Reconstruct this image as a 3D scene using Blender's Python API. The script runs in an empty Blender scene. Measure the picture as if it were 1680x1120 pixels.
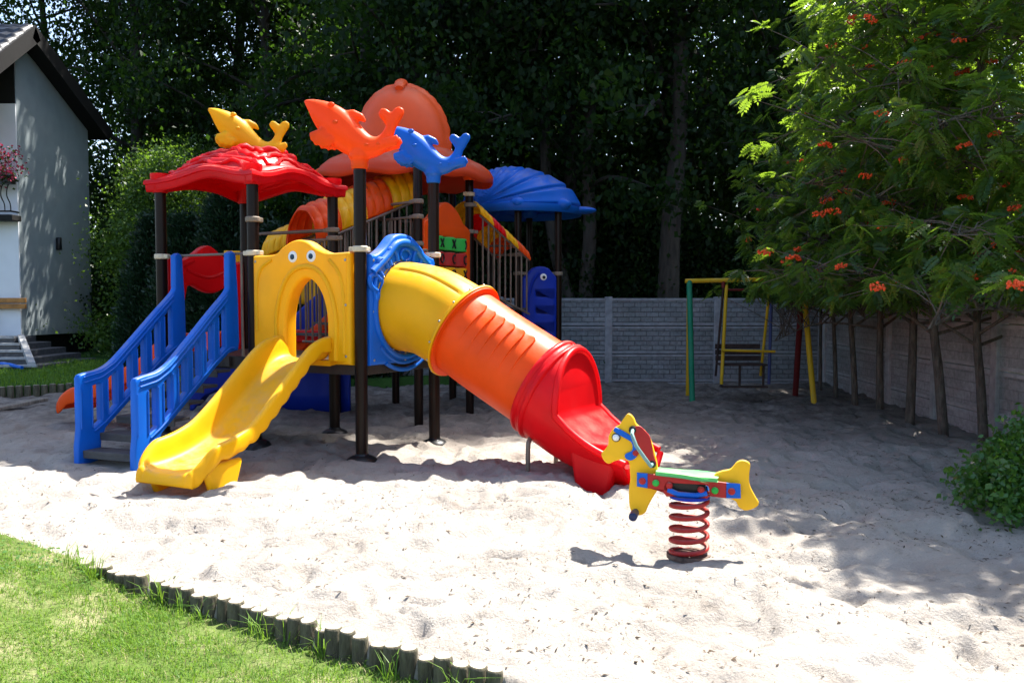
import bpy, bmesh, math, random
import numpy as np
from mathutils import Vector, Matrix
PI = math.pi
random.seed(7)
sc = bpy.context.scene
C = sc.collection
V = Vector

# ------------------------------------------------------------------ noise
def _hash(ix, iy, s):
    n = (ix * 374761393 + iy * 668265263 + s * 974634777) & 0x7fffffff
    n = ((n ^ (n >> 13)) * 1274126177) & 0x7fffffff
    n = (n ^ (n >> 16)) & 0xffff
    return n / 65535.0
def vnoise(x, y, s=0):
    x = np.asarray(x, float); y = np.asarray(y, float)
    ix = np.floor(x).astype(np.int64); iy = np.floor(y).astype(np.int64)
    fx = x - ix; fy = y - iy
    fx = fx*fx*(3-2*fx); fy = fy*fy*(3-2*fy)
    a = _hash(ix, iy, s); b = _hash(ix+1, iy, s); c = _hash(ix, iy+1, s); d = _hash(ix+1, iy+1, s)
    return (a*(1-fx)+b*fx)*(1-fy) + (c*(1-fx)+d*fx)*fy - .5

# ------------------------------------------------------------------ materials
def nt(name):
    m = bpy.data.materials.new(name); m.use_nodes = True
    t = m.node_tree; t.nodes.clear()
    out = t.nodes.new('ShaderNodeOutputMaterial')
    return m, t, out
def N(t, typ, **kw):
    n = t.nodes.new(typ)
    for k, v in kw.items():
        if k in n.inputs: n.inputs[k].default_value = v
        else: setattr(n, k, v)
    return n
def ramp(t, stops):
    r = t.nodes.new('ShaderNodeValToRGB')
    e = r.color_ramp.elements
    while len(e) < len(stops): e.new(.5)
    for q, (p, c) in zip(e, stops): q.position = p; q.color = (*c, 1)
    return r
def L(t, a, b): t.links.new(a, b)

def plastic(name, col, rough=.32, trans=.0, tcol=None, wear=.5):
    m, t, out = nt(name)
    tc = N(t, 'ShaderNodeTexCoord')
    n1 = N(t, 'ShaderNodeTexNoise', Scale=2.2, Detail=5.0); L(t, tc.outputs['Object'], n1.inputs['Vector'])
    n2 = N(t, 'ShaderNodeTexNoise', Scale=38.0, Detail=4.0); L(t, tc.outputs['Object'], n2.inputs['Vector'])
    d = tuple(c*.86 for c in col); g = tuple(c*.95+.02*wear for c in col)
    r = ramp(t, [(.35, d), (.52, col), (.72, g)]); L(t, n1.outputs['Fac'], r.inputs['Fac'])
    # fine dust in specks
    r2 = ramp(t, [(.62, (0,0,0)), (.78, (1,1,1))]); L(t, n2.outputs['Fac'], r2.inputs['Fac'])
    mul = N(t, 'ShaderNodeMath', operation='MULTIPLY'); mul.inputs[1].default_value = .16*wear
    L(t, r2.outputs['Color'], mul.inputs[0])
    mx = N(t, 'ShaderNodeMixRGB'); L(t, mul.outputs[0], mx.inputs['Fac']); L(t, r.outputs['Color'], mx.inputs['Color1'])
    mx.inputs['Color2'].default_value = (.35, .3, .24, 1)
    p = N(t, 'ShaderNodeBsdfPrincipled', Roughness=rough); p.inputs['Specular IOR Level'].default_value = .25
    L(t, mx.outputs['Color'], p.inputs['Base Color'])
    rr = N(t, 'ShaderNodeMapRange'); rr.inputs['To Min'].default_value = rough-.06; rr.inputs['To Max'].default_value = rough+.2
    L(t, n1.outputs['Fac'], rr.inputs['Value']); L(t, rr.outputs[0], p.inputs['Roughness'])
    b = N(t, 'ShaderNodeBump', Strength=.12, Distance=.004); L(t, n2.outputs['Fac'], b.inputs['Height']); L(t, b.outputs[0], p.inputs['Normal'])
    ge = N(t, 'ShaderNodeNewGeometry'); sz_ = N(t, 'ShaderNodeSeparateXYZ'); L(t, ge.outputs['Normal'], sz_.inputs[0])
    up = N(t, 'ShaderNodeMapRange'); up.inputs['From Min'].default_value = .55; up.inputs['From Max'].default_value = 1.0; L(t, sz_.outputs['Z'], up.inputs['Value'])
    n3 = N(t, 'ShaderNodeTexNoise', Scale=5.5, Detail=9.0, Roughness=.72); L(t, tc.outputs['Object'], n3.inputs['Vector'])
    r4 = ramp(t, [(.40, (0,0,0)), (.66, (.62,.62,.62))]); L(t, n3.outputs['Fac'], r4.inputs['Fac'])
    du = N(t, 'ShaderNodeMath', operation='MULTIPLY'); L(t, up.outputs[0], du.inputs[0]); L(t, r4.outputs['Color'], du.inputs[1])
    mx2 = N(t, 'ShaderNodeMixRGB'); L(t, du.outputs[0], mx2.inputs['Fac']); L(t, mx.outputs['Color'], mx2.inputs['Color1']); mx2.inputs['Color2'].default_value = (.40, .33, .26, 1)
    L(t, mx2.outputs['Color'], p.inputs['Base Color'])
    if trans > 0:
        tr = N(t, 'ShaderNodeBsdfTranslucent'); tr.inputs['Color'].default_value = (*(tcol or col), 1)
        ms = N(t, 'ShaderNodeMixShader'); ms.inputs[0].default_value = trans
        L(t, p.outputs[0], ms.inputs[1]); L(t, tr.outputs[0], ms.inputs[2]); L(t, ms.outputs[0], out.inputs[0])
    else: L(t, p.outputs[0], out.inputs[0])
    return m

def simple(name, col, rough=.6, var=.25, scale=6, metal=0, bump=.2, bscale=40, spec=.35):
    m, t, out = nt(name)
    tc = N(t, 'ShaderNodeTexCoord')
    n1 = N(t, 'ShaderNodeTexNoise', Scale=float(scale), Detail=6.0); L(t, tc.outputs['Object'], n1.inputs['Vector'])
    r = ramp(t, [(.3, tuple(c*(1-var) for c in col)), (.7, tuple(min(1, c*(1+var)) for c in col))])
    L(t, n1.outputs['Fac'], r.inputs['Fac'])
    p = N(t, 'ShaderNodeBsdfPrincipled', Roughness=rough, Metallic=metal); p.inputs['Specular IOR Level'].default_value = spec; L(t, r.outputs['Color'], p.inputs['Base Color'])
    n2 = N(t, 'ShaderNodeTexNoise', Scale=float(bscale), Detail=4.0); L(t, tc.outputs['Object'], n2.inputs['Vector'])
    b = N(t, 'ShaderNodeBump', Strength=bump, Distance=.01); L(t, n2.outputs['Fac'], b.inputs['Height']); L(t, b.outputs[0], p.inputs['Normal'])
    L(t, p.outputs[0], out.inputs[0])
    return m

def leafmat(name, c1, c2, tcol, trans=.35, rough=.45, spec=.4):
    m, t, out = nt(name)
    g = N(t, 'ShaderNodeNewGeometry')
    r = ramp(t, [(0, c1), (1, c2)]); L(t, g.outputs['Random Per Island'], r.inputs['Fac'])
    p = N(t, 'ShaderNodeBsdfPrincipled', Roughness=rough); p.inputs['Specular IOR Level'].default_value = spec
    L(t, r.outputs['Color'], p.inputs['Base Color'])
    tr = N(t, 'ShaderNodeBsdfTranslucent'); tr.inputs['Color'].default_value = (*tcol, 1)
    ms = N(t, 'ShaderNodeMixShader'); ms.inputs[0].default_value = trans
    L(t, p.outputs[0], ms.inputs[1]); L(t, tr.outputs[0], ms.inputs[2]); L(t, ms.outputs[0], out.inputs[0])
    return m

def barkmat(name, c1, c2, sc_=9):
    m, t, out = nt(name)
    tc = N(t, 'ShaderNodeTexCoord'); mp = N(t, 'ShaderNodeMapping'); mp.inputs['Scale'].default_value = (1, 1, .25)
    L(t, tc.outputs['Object'], mp.inputs['Vector'])
    n = N(t, 'ShaderNodeTexNoise', Scale=float(sc_), Detail=8.0, Roughness=.65); L(t, mp.outputs[0], n.inputs['Vector'])
    r = ramp(t, [(.32, c1), (.68, c2)]); L(t, n.outputs['Fac'], r.inputs['Fac'])
    p = N(t, 'ShaderNodeBsdfPrincipled', Roughness=.85); L(t, r.outputs['Color'], p.inputs['Base Color'])
    b = N(t, 'ShaderNodeBump', Strength=.7, Distance=.03); L(t, n.outputs['Fac'], b.inputs['Height']); L(t, b.outputs[0], p.inputs['Normal'])
    L(t, p.outputs[0], out.inputs[0])
    return m

M = {}
M['yellow'] = plastic('yellow_plastic', (.95, .50, .004), .38, .22, (1, .55, .004), wear=.2)
M['yellow_flat'] = plastic('yellow_board', (.93, .50, .012), .45, wear=.2)
M['orange'] = plastic('orange_plastic', (.97, .105, .006), .36, .28, (1, .16, .012), wear=.25)
M['hoodorange'] = plastic('hood_orange_plastic', (.86, .10, .018), .36, .10, (.9, .12, .02), wear=.1)
M['rooforange'] = plastic('roof_orange_plastic', (.66, .062, .014), .4, .16, (.8, .07, .015))
M['red'] = plastic('red_plastic', (.84, .006, .012), .32, .34, (.97, .012, .016), wear=.3)
M['darkred'] = plastic('dark_red_board', (.42, .022, .02), .45)
M['blue'] = plastic('blue_plastic', (.004, .13, .62), .33, .10, (.01, .16, .7), wear=.3)
M['deepblue'] = plastic('deep_blue_plastic', (.005, .03, .36), .35, .05, wear=.3)
M['green'] = plastic('green_plastic', (.03, .42, .06), .4, .0)
M['seatgreen'] = plastic('seat_green_board', (.12, .52, .16), .4)
M['post'] = simple('dark_brown_powder_coat', (.012, .006, .0045), .3, .2, 5, 0, .05, 90, .16)
M['rubber'] = simple('black_rubber_cap', (.012, .012, .014), .38, .3, 8, 0, .1, 60)
M['clamp'] = plastic('cream_clamp_plastic', (.62, .54, .40), .5, wear=1.0)
M['clampd'] = plastic('weathered_clamp', (.20, .16, .12), .5, wear=1.0)
M['bar'] = simple('grey_brown_steel', (.16, .125, .10), .4, .25, 6, .2, .08, 90)
M['deck'] = simple('dark_deck_plate', (.03, .024, .02), .5, .3, 8)
M['step'] = simple('black_step_plate', (.06, .06, .062), .6, .3, 8)
M['white'] = simple('white_paint', (.8, .8, .78), .4, .06)
M['black'] = simple('black_paint', (.01, .01, .012), .35, .2)
M['steel'] = simple('galvanised_steel', (.32, .32, .31), .35, .2, 20, .8)
M['cable'] = simple('teal_grey_handle', (.20, .34, .32), .4, .2)
M['spring'] = plastic('red_spring_paint', (.36, .022, .02), .36, wear=.8)
M['swingyellow'] = plastic('worn_yellow_paint', (.58, .38, .012), .5, wear=1.2)
M['swinggreen'] = plastic('green_pole_paint', (.008, .19, .10), .45)
M['swingred'] = plastic('dark_red_paint', (.13, .012, .012), .5)
M['swingblue'] = plastic('blue_grey_paint', (.04, .06, .16), .5)
M['darkwood'] = simple('dark_bench_wood', (.045, .03, .026), .7, .35, 12)
M['plaster'] = simple('white_plaster', (.74, .76, .80), .9, .04, 3, 0, .15, 120)
M['greyplaster'] = simple('blue_grey_plaster', (.31, .36, .375), .9, .07, 3, 0, .2, 120)
M['darkclad'] = simple('dark_timber', (.006, .0055, .006), .7, .3)
M['tile'] = simple('dark_roof_tile', (.012, .015, .022), .4, .35, 9)
M['stone'] = simple('step_stone', (.10, .10, .105), .8, .25, 14)
M['stoneedge'] = simple('pale_step_edge', (.34, .34, .34), .8, .2, 14)
M['timber'] = simple('varnished_timber', (.36, .16, .04), .5, .35, 9)
M['logside'] = barkmat('log_wood', (.04, .033, .019), (.13, .115, .07), 30)
M['logtop'] = simple('log_end_grain', (.33, .29, .225), .85, .3, 30)
M['driftwood'] = barkmat('driftwood', (.10, .085, .07), (.32, .28, .23), 20)
M['bark'] = barkmat('dark_bark', (.010, .008, .006), (.042, .034, .026))
M['palebark'] = barkmat('grey_bark', (.020, .016, .012), (.075, .063, .05))
M['rowanbark'] = barkmat('rowan_bark', (.030, .022, .016), (.16, .135, .105), 24)
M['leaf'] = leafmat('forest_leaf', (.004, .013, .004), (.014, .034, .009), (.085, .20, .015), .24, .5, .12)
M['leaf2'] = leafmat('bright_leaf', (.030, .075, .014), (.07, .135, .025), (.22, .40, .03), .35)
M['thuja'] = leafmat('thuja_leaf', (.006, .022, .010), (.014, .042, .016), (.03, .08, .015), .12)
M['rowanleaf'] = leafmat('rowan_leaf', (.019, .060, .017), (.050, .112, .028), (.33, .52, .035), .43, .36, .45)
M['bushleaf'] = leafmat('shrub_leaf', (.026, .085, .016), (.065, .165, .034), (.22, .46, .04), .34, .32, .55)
M['berry'] = simple('orange_red_berry', (.78, .085, .016), .4, .3, 40)
M['petal'] = leafmat('petal', (.26, .012, .05), (.45, .05, .12), (.5, .02, .08), .3)

# ------------------------------------------------------------------ mesh helpers
def np_mesh(name, v, quads, mat=None, smooth=False):
    me = bpy.data.meshes.new(name)
    v = np.asarray(v, np.float32); q = np.asarray(quads, np.int32); k = q.shape[1]
    me.vertices.add(len(v)); me.vertices.foreach_set('co', v.ravel())
    me.loops.add(q.size); me.loops.foreach_set('vertex_index', q.ravel())
    me.polygons.add(len(q))
    me.polygons.foreach_set('loop_start', np.arange(0, q.size, k, dtype=np.int32))
    try: me.polygons.foreach_set('loop_total', np.full(len(q), k, np.int32))
    except Exception: pass
    if smooth: me.polygons.foreach_set('use_smooth', np.ones(len(q), bool))
    me.update(calc_edges=True); me.validate()
    if mat: me.materials.append(mat)
    return me
def link(name, me, parent=None, mat=None):
    o = bpy.data.objects.new(name, me); C.objects.link(o)
    if mat and not (me and me.materials): me.materials.append(mat)
    if parent is not None:
        o.parent = parent
        if parent.type == 'EMPTY' and not parent.get('local'): o.matrix_parent_inverse = Matrix.Translation(parent.location).inverted()
    return o
class MB:
    def __init__(s): s.v = []; s.f = []
    def add(s, v, f):
        o = len(s.v); s.v += [tuple(p) for p in v]; s.f += [tuple(i+o for i in q) for q in f]; return s
    def tube(s, pts, r, n=12, cap=True, rb=None, ref=None):
        return s.add(*tube(pts, r, n, cap, rb, ref))
    def box(s, c, sz, ax=None):
        ax = ax or (V((1,0,0)), V((0,1,0)), V((0,0,1)))
        vs = [V(c) + ax[0]*(sz[0]/2*a) + ax[1]*(sz[1]/2*b) + ax[2]*(sz[2]/2*d) for a in (-1,1) for b in (-1,1) for d in (-1,1)]
        return s.add(vs, [(0,1,3,2),(4,6,7,5),(0,4,5,1),(2,3,7,6),(0,2,6,4),(1,5,7,3)])
    def lathe(s, c, prof, n=20, axis=V((0,0,1))):
        axis = V(axis).normalized(); a = axis.orthogonal().normalized(); b = axis.cross(a)
        vs = []; fs = []
        for r, h in prof:
            for k in range(n):
                t = 2*PI*k/n; vs.append(V(c) + axis*h + (a*math.cos(t)+b*math.sin(t))*r)
        for i in range(len(prof)-1):
            for k in range(n): fs.append((i*n+k, i*n+(k+1)%n, (i+1)*n+(k+1)%n, (i+1)*n+k))
        fs.append(tuple(range(n-1, -1, -1))); fs.append(tuple((len(prof)-1)*n+k for k in range(n)))
        return s.add(vs, fs)
    def ball(s, c, r, n=12, sc3=(1,1,1), ax=None):
        ax = ax or (V((1,0,0)), V((0,1,0)), V((0,0,1)))
        vs = []; fs = []; m = max(6, n//2)
        for i in range(m+1):
            ph = PI*i/m
            for k in range(n):
                t = 2*PI*k/n
                vs.append(V(c)+ax[0]*(r*sc3[0]*math.sin(ph)*math.cos(t))+ax[1]*(r*sc3[1]*math.sin(ph)*math.sin(t))+ax[2]*(r*sc3[2]*math.cos(ph)))
        for i in range(m):
            for k in range(n): fs.append((i*n+k, (i+1)*n+k, (i+1)*n+(k+1)%n, i*n+(k+1)%n))
        return s.add(vs, fs)
    def mesh(s, name, mat, smooth=True, ang=42):
        me = bpy.data.meshes.new(name); me.from_pydata(s.v, [], s.f); me.update()
        bm = bmesh.new(); bm.from_mesh(me); bmesh.ops.recalc_face_normals(bm, faces=bm.faces); bm.to_mesh(me); bm.free()
        if smooth:
            me.polygons.foreach_set('use_smooth', [True]*len(me.polygons)); me.set_sharp_from_angle(angle=math.radians(ang))
        if mat: me.materials.append(mat)
        return me
    def build(s, name, mat, parent=None, smooth=True, bevel=0, ang=42, seg=2):
        o = link(name, s.mesh(name, mat, smooth, ang), parent)
        if bevel:
            b = o.modifiers.new('b', 'BEVEL'); b.width = bevel; b.segments = seg; b.limit_method = 'ANGLE'; b.angle_limit = math.radians(40); b.harden_normals = False
        return o
def tube(pts, r, n=12, cap=True, rb=None, ref=None):
    pts = [V(p) for p in pts]; m = len(pts)
    rs = r if isinstance(r, (list, tuple)) else [r]*m
    rbs = (rb if isinstance(rb, (list, tuple)) else [rb]*m) if rb is not None else rs
    tg = []
    for i in range(m):
        a = pts[max(0, i-1)]; b = pts[min(m-1, i+1)]; tg.append((b-a).normalized())
    u = V(ref) if ref is not None else tg[0].orthogonal().normalized()
    vs = []; fs = []
    for i in range(m):
        u = (u - tg[i]*u.dot(tg[i])).normalized() if (u - tg[i]*u.dot(tg[i])).length > 1e-6 else tg[i].orthogonal().normalized()
        w = tg[i].cross(u)
        for k in range(n):
            t = 2*PI*k/n; vs.append(pts[i] + u*(rs[i]*math.cos(t)) + w*(rbs[i]*math.sin(t)))
    for i in range(m-1):
        for k in range(n): fs.append((i*n+k, i*n+(k+1)%n, (i+1)*n+(k+1)%n, (i+1)*n+k))
    if cap:
        fs.append(tuple(range(n-1, -1, -1))); fs.append(tuple((m-1)*n+k for k in range(n)))
    return vs, fs
def cr(pts, n=6, closed=False):
    P = [np.array(p, float) for p in pts]; m = len(P); out = []
    rng = range(m) if closed else range(m-1)
    for i in rng:
        p0 = P[(i-1) % m] if closed else P[max(0, i-1)]; p1 = P[i]; p2 = P[(i+1) % m]; p3 = P[(i+2) % m] if closed else P[min(m-1, i+2)]
        for k in range(n):
            t = k/n
            out.append(tuple(.5*((2*p1)+(-p0+p2)*t+(2*p0-5*p1+4*p2-p3)*t*t+(-p0+3*p1-3*p2+p3)*t**3)))
    if not closed: out.append(tuple(P[-1]))
    return out
def grid_mesh(rows, closed=False):
    """rows: list of equal-length point lists"""
    n = len(rows[0]); v = [p for r in rows for p in r]; f = []
    for i in range(len(rows)-1):
        for k in range(n if closed else n-1):
            f.append((i*n+k, i*n+(k+1) % n, (i+1)*n+(k+1) % n, (i+1)*n+k))
    return v, f
def plate_mesh(name, splines, thick, bevel, mat, o, ex, ey):
    """flat shape with holes: outline first, holes after, extruded and rounded"""
    cu = bpy.data.curves.new(name, 'CURVE'); cu.dimensions = '2D'; cu.fill_mode = 'BOTH'
    cu.extrude = max(thick/2-bevel, .0005); cu.bevel_depth = bevel; cu.bevel_resolution = 2; cu.offset = -bevel
    for pts in splines:
        s = cu.splines.new('POLY'); s.points.add(len(pts)-1); s.use_cyclic_u = True
        for p, q in zip(s.points, pts): p.co = (q[0], q[1], 0, 1)
    ob = bpy.data.objects.new(name, cu); C.objects.link(ob)
    dg = bpy.context.evaluated_depsgraph_get()
    me = bpy.data.meshes.new_from_object(ob.evaluated_get(dg)); me.name = name
    bpy.data.objects.remove(ob); bpy.data.curves.remove(cu)
    ex = V(ex).normalized(); ey = V(ey).normalized(); ez = ex.cross(ey)
    mt = Matrix(((ex.x, ey.x, ez.x, o[0]), (ex.y, ey.y, ez.y, o[1]), (ex.z, ey.z, ez.z, o[2]), (0,0,0,1)))
    me.transform(mt)
    bm = bmesh.new(); bm.from_mesh(me); bmesh.ops.remove_doubles(bm, verts=bm.verts, dist=1e-5); bmesh.ops.recalc_face_normals(bm, faces=bm.faces); bm.to_mesh(me); bm.free()
    me.polygons.foreach_set('use_smooth', [True]*len(me.polygons)); me.set_sharp_from_angle(angle=math.radians(38))
    me.materials.clear(); me.materials.append(mat)
    return me
def arcp(cx, cy, r, a0, a1, n=12, ry=None):
    ry = r if ry is None else ry
    return [(cx+r*math.cos(math.radians(a0+(a1-a0)*k/n)), cy+ry*math.sin(math.radians(a0+(a1-a0)*k/n))) for k in range(n+1)]
def empty(name, loc, label, cat, group=None, local=False):
    o = bpy.data.objects.new(name, None); C.objects.link(o); o.location = loc; o.empty_display_size = .2
    if local: o['local'] = 1
    return tag(o, label, cat, group)
def tag(o, label, cat, group=None):
    o['label'] = label; o['category'] = cat
    if group: o['group'] = group
    return o
def struct(o): o['kind'] = 'structure'; return o
def stuff(o, label=None, cat=None):
    o['kind'] = 'stuff'
    if label: o['label'] = label
    if cat: o['category'] = cat
    return o

# ------------------------------------------------------------------ camera, light, sky
F = 1413.0
cam = bpy.data.cameras.new('camera'); co = bpy.data.objects.new('camera', cam); C.objects.link(co)
cam.sensor_width = 36; cam.lens = F/1680*36; cam.clip_end = 3000; cam.clip_start = .05
TH = math.atan(65/F)
co.location = (0, 0, 1.45); co.rotation_euler = (PI/2-TH, 0, 0); sc.camera = co
def PX(px, py, y):
    """world point at depth y seen at a pixel of the photograph (used to read off real positions)"""
    dx = (px-840)/F; dz = (560-py)/F
    Y = math.cos(TH) + dz*math.sin(TH); Z = -math.sin(TH) + dz*math.cos(TH)
    return V((dx/Y*y, y, 1.45+Z/Y*y))
SUN = V((.40, .45, 1.0)).normalized()
sl = bpy.data.lights.new('sun', 'SUN'); sl.energy = 4.4; sl.angle = math.radians(.53); sl.color = (1, .955, .88)
so = bpy.data.objects.new('sun', sl); C.objects.link(so); so.rotation_euler = (-SUN).to_track_quat('-Z', 'Y').to_euler(); so.location = (8, 9, 20)
w = bpy.data.worlds.new('World'); sc.world = w; w.use_nodes = True
t = w.node_tree; bg = t.nodes['Background']; sky = t.nodes.new('ShaderNodeTexSky'); sky.sky_type = 'NISHITA'; sky.sun_disc = False
sky.sun_elevation = math.asin(SUN.z); sky.sun_rotation = math.atan2(SUN.x, SUN.y); sky.dust_density = 2.0; sky.air_density = 1.0
t.links.new(sky.outputs[0], bg.inputs[0]); bg.inputs[1].default_value = .10
sc.view_settings.view_transform = 'Standard'; sc.view_settings.look = 'None'; sc.view_settings.exposure = 1.9; sc.view_settings.gamma = 1

# ------------------------------------------------------------------ ground
BORD = [(-14, 9.0), (-6, 6.4), (-3.6, 5.45), (-3.09, 5.2), (-2.37, 4.71), (-1.26, 4.06), (-.61, 3.62), (-.02, 3.28), (.6, 2.85), (1.6, 2.1), (4, .3)]
BACK = [(-30, 9.5), (-12.5, 11.0), (-9.4, 12.15), (-8.2, 12.95), (-7.0, 13.7), (-5.5, 14.3), (-3.5, 14.7), (-1, 15.0), (0.2, 15.3)]
def bx(x, B): return np.interp(x, [p[0] for p in B], [p[1] for p in B])
def sand_h(x, y):
    x = np.asarray(x, float); y = np.asarray(y, float)
    h = .04*vnoise(x*.8, y*.8, 1) + .045*vnoise(x*2.1+3, y*2.1, 2) + .045*vnoise(x*4.6, y*4.6+9, 3) + .032*vnoise(x*9, y*9, 4) + .020*vnoise(x*19, y*19, 5)
    # trodden dents: smooth pits cut where a second noise is low
    p = vnoise(x*3.1+40, y*3.1, 6); h = h - .05*np.clip(-p-.12, 0, .2)/.2*.8
    p = vnoise(x*5.3+17, y*5.3, 7); h = h - .035*np.clip(-p-.15, 0, .15)/.15
    return h
_fr = np.random.default_rng(88); FOOT = []
for _k in range(46):                                            # short tracks of steps
    _x, _y = _fr.uniform(-4.5, 4.2), math.exp(_fr.uniform(math.log(3.3), math.log(10.5))); _a = _fr.uniform(0, 2*PI)
    for _s in range(_fr.integers(3, 8)):
        _a += _fr.normal(0, .2); _x += .42*math.cos(_a); _y += .42*math.sin(_a); _o = .08*(1 if _s % 2 else -1)
        FOOT.append((_x-_o*math.sin(_a), _y+_o*math.cos(_a), math.cos(_a), math.sin(_a), _fr.uniform(.8, 1.15)))
PITS = [(-2.75, 6.62, .42, .07), (.95, 6.85, .45, .06), (.98, 4.95, .30, .010), (3.5, 12.9, .6, .06), (-3.7, 7.6, .4, .05)]
def ground_h(x, y):
    x = np.asarray(x, float); y = np.asarray(y, float); fp = np.zeros(np.broadcast(x, y).shape)
    for fx, fy, ca, sa, k in FOOT:
        if fp.ndim == 0 and abs(x-fx)+abs(y-fy) > .5: continue
        u = ((x-fx)*ca+(y-fy)*sa)/(.125*k); w_ = (-(x-fx)*sa+(y-fy)*ca)/(.05*k); r2 = u*u+w_*w_
        fp = fp - .030*np.exp(-r2**2) + .014*np.exp(-((np.sqrt(r2)-1.35)/.3)**2)
    for fx, fy, r, dpt in PITS:
        r2 = ((x-fx)**2+(y-fy)**2)/r**2; fp = fp - dpt*np.exp(-r2**1.5) + dpt*.3*np.exp(-((np.sqrt(r2)-1.3)/.3)**2)
    d = bx(x, BORD)-y                       # >0 on the front lawn side
    h = sand_h(x, y) + fp
    h = h*np.clip((-d)/.25, .25, 1)
    e = np.clip((d-.02)/.08, 0, 1); h = h*(1-e) - .34*e
    b = np.clip((y-bx(x, BACK)-.05)/.1, 0, 1); b = np.where(x > .2, 0, b)
    return h*(1-b) - .2*b
def sheet(name, x0, x1, nx, ys, hf, mat):
    xs = np.linspace(x0, x1, nx); X, Y = np.meshgrid(xs, ys); Z = hf(X, Y)
    v = np.stack([X, Y, Z], -1).reshape(-1, 3); ny = len(ys)
    i = np.arange(ny-1)[:, None]*nx + np.arange(nx-1)[None]
    q = np.stack([i, i+1, i+nx+1, i+nx], -1).reshape(-1, 4)
    return np_mesh(name, v, q, mat, True)
# sand material
m, t, out = nt('sand')
tc = N(t, 'ShaderNodeTexCoord')
a = N(t, 'ShaderNodeTexNoise', Scale=.9, Detail=5.0); L(t, tc.outputs['Object'], a.inputs['Vector'])
b_ = N(t, 'ShaderNodeTexNoise', Scale=9.0, Detail=8.0, Roughness=.7); L(t, tc.outputs['Object'], b_.inputs['Vector'])
c_ = N(t, 'ShaderNodeTexNoise', Scale=160.0, Detail=3.0); L(t, tc.outputs['Object'], c_.inputs['Vector'])
r1 = ramp(t, [(.3, (.30, .268, .235)), (.55, (.37, .335, .295)), (.75, (.42, .385, .345))]); L(t, a.outputs['Fac'], r1.inputs['Fac'])
r2 = ramp(t, [(.28, (.62, .58, .54)), (.45, (1, 1, 1))]); L(t, b_.outputs['Fac'], r2.inputs['Fac'])
r3 = ramp(t, [(.25, (.45, .42, .40)), (.42, (1, 1, 1))]); L(t, c_.outputs['Fac'], r3.inputs['Fac'])
m1 = N(t, 'ShaderNodeMixRGB', blend_type='MULTIPLY'); m1.inputs[0].default_value = .8; L(t, r1.outputs[0], m1.inputs[1]); L(t, r2.outputs[0], m1.inputs[2])
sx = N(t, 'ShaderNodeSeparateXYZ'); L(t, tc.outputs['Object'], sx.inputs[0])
mr = N(t, 'ShaderNodeMapRange'); mr.inputs['From Min'].default_value = 8.4; mr.inputs['From Max'].default_value = 11.5; L(t, sx.outputs['Y'], mr.inputs['Value'])  # sand darkens towards the fence: tree shade deepened in the colour, plus patchy dirt
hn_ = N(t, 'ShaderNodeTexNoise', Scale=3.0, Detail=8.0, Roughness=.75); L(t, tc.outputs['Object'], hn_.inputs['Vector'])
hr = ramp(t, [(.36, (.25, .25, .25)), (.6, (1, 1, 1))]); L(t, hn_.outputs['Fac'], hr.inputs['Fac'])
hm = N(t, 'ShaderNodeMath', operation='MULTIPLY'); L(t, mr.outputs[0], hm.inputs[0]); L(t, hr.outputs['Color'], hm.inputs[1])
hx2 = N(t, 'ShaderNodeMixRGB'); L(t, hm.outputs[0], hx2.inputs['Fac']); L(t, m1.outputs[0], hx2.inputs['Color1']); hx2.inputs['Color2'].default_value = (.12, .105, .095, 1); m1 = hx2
m2 = N(t, 'ShaderNodeMixRGB', blend_type='MULTIPLY'); m2.inputs[0].default_value = .5; L(t, m1.outputs[0], m2.inputs[1]); L(t, r3.outputs[0], m2.inputs[2])
p = N(t, 'ShaderNodeBsdfPrincipled', Roughness=.95); p.inputs['Specular IOR Level'].default_value = .15; L(t, m2.outputs[0], p.inputs['Base Color'])
d_ = N(t, 'ShaderNodeTexNoise', Scale=45.0, Detail=8.0, Roughness=.7); L(t, tc.outputs['Object'], d_.inputs['Vector'])
bp = N(t, 'ShaderNodeBump', Strength=.8, Distance=.035); L(t, d_.outputs['Fac'], bp.inputs['Height']); L(t, bp.outputs[0], p.inputs['Normal'])
L(t, p.outputs[0], out.inputs[0]); M['sand'] = m
def soilmat(name, c0, c1, c2, s):
    m, t, out = nt(name); tc = N(t, 'ShaderNodeTexCoord')
    n = N(t, 'ShaderNodeTexNoise', Scale=float(s), Detail=8.0, Roughness=.65); L(t, tc.outputs['Object'], n.inputs['Vector'])
    r = ramp(t, [(.3, c0), (.5, c1), (.72, c2)]); L(t, n.outputs['Fac'], r.inputs['Fac'])
    p = N(t, 'ShaderNodeBsdfPrincipled', Roughness=.95); p.inputs['Specular IOR Level'].default_value = .1; L(t, r.outputs[0], p.inputs['Base Color'])
    n2 = N(t, 'ShaderNodeTexNoise', Scale=60.0, Detail=5.0); L(t, tc.outputs['Object'], n2.inputs['Vector'])
    b = N(t, 'ShaderNodeBump', Strength=.7, Distance=.03); L(t, n2.outputs['Fac'], b.inputs['Height']); L(t, b.outputs[0], p.inputs['Normal'])
    L(t, p.outputs[0], out.inputs[0]); return m
M['soil'] = soilmat('forest_soil', (.02, .018, .012), (.035, .03, .02), (.05, .05, .03), 2)
M['turf'] = soilmat('turf_soil', (.045, .085, .015), (.10, .14, .035), (.30, .26, .16), 2.6)
M['turfback'] = soilmat('turf_back', (.03, .075, .015), (.04, .10, .02), (.06, .13, .03), 3)
ys = np.exp(np.linspace(math.log(1.3), math.log(17.2), 430))
sand = struct(link('sand_ground', sheet('sand_ground', -10.5, 7.0, 820, ys, ground_h, M['sand'])))
S = lambda x, y: float(ground_h(x, y))
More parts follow.
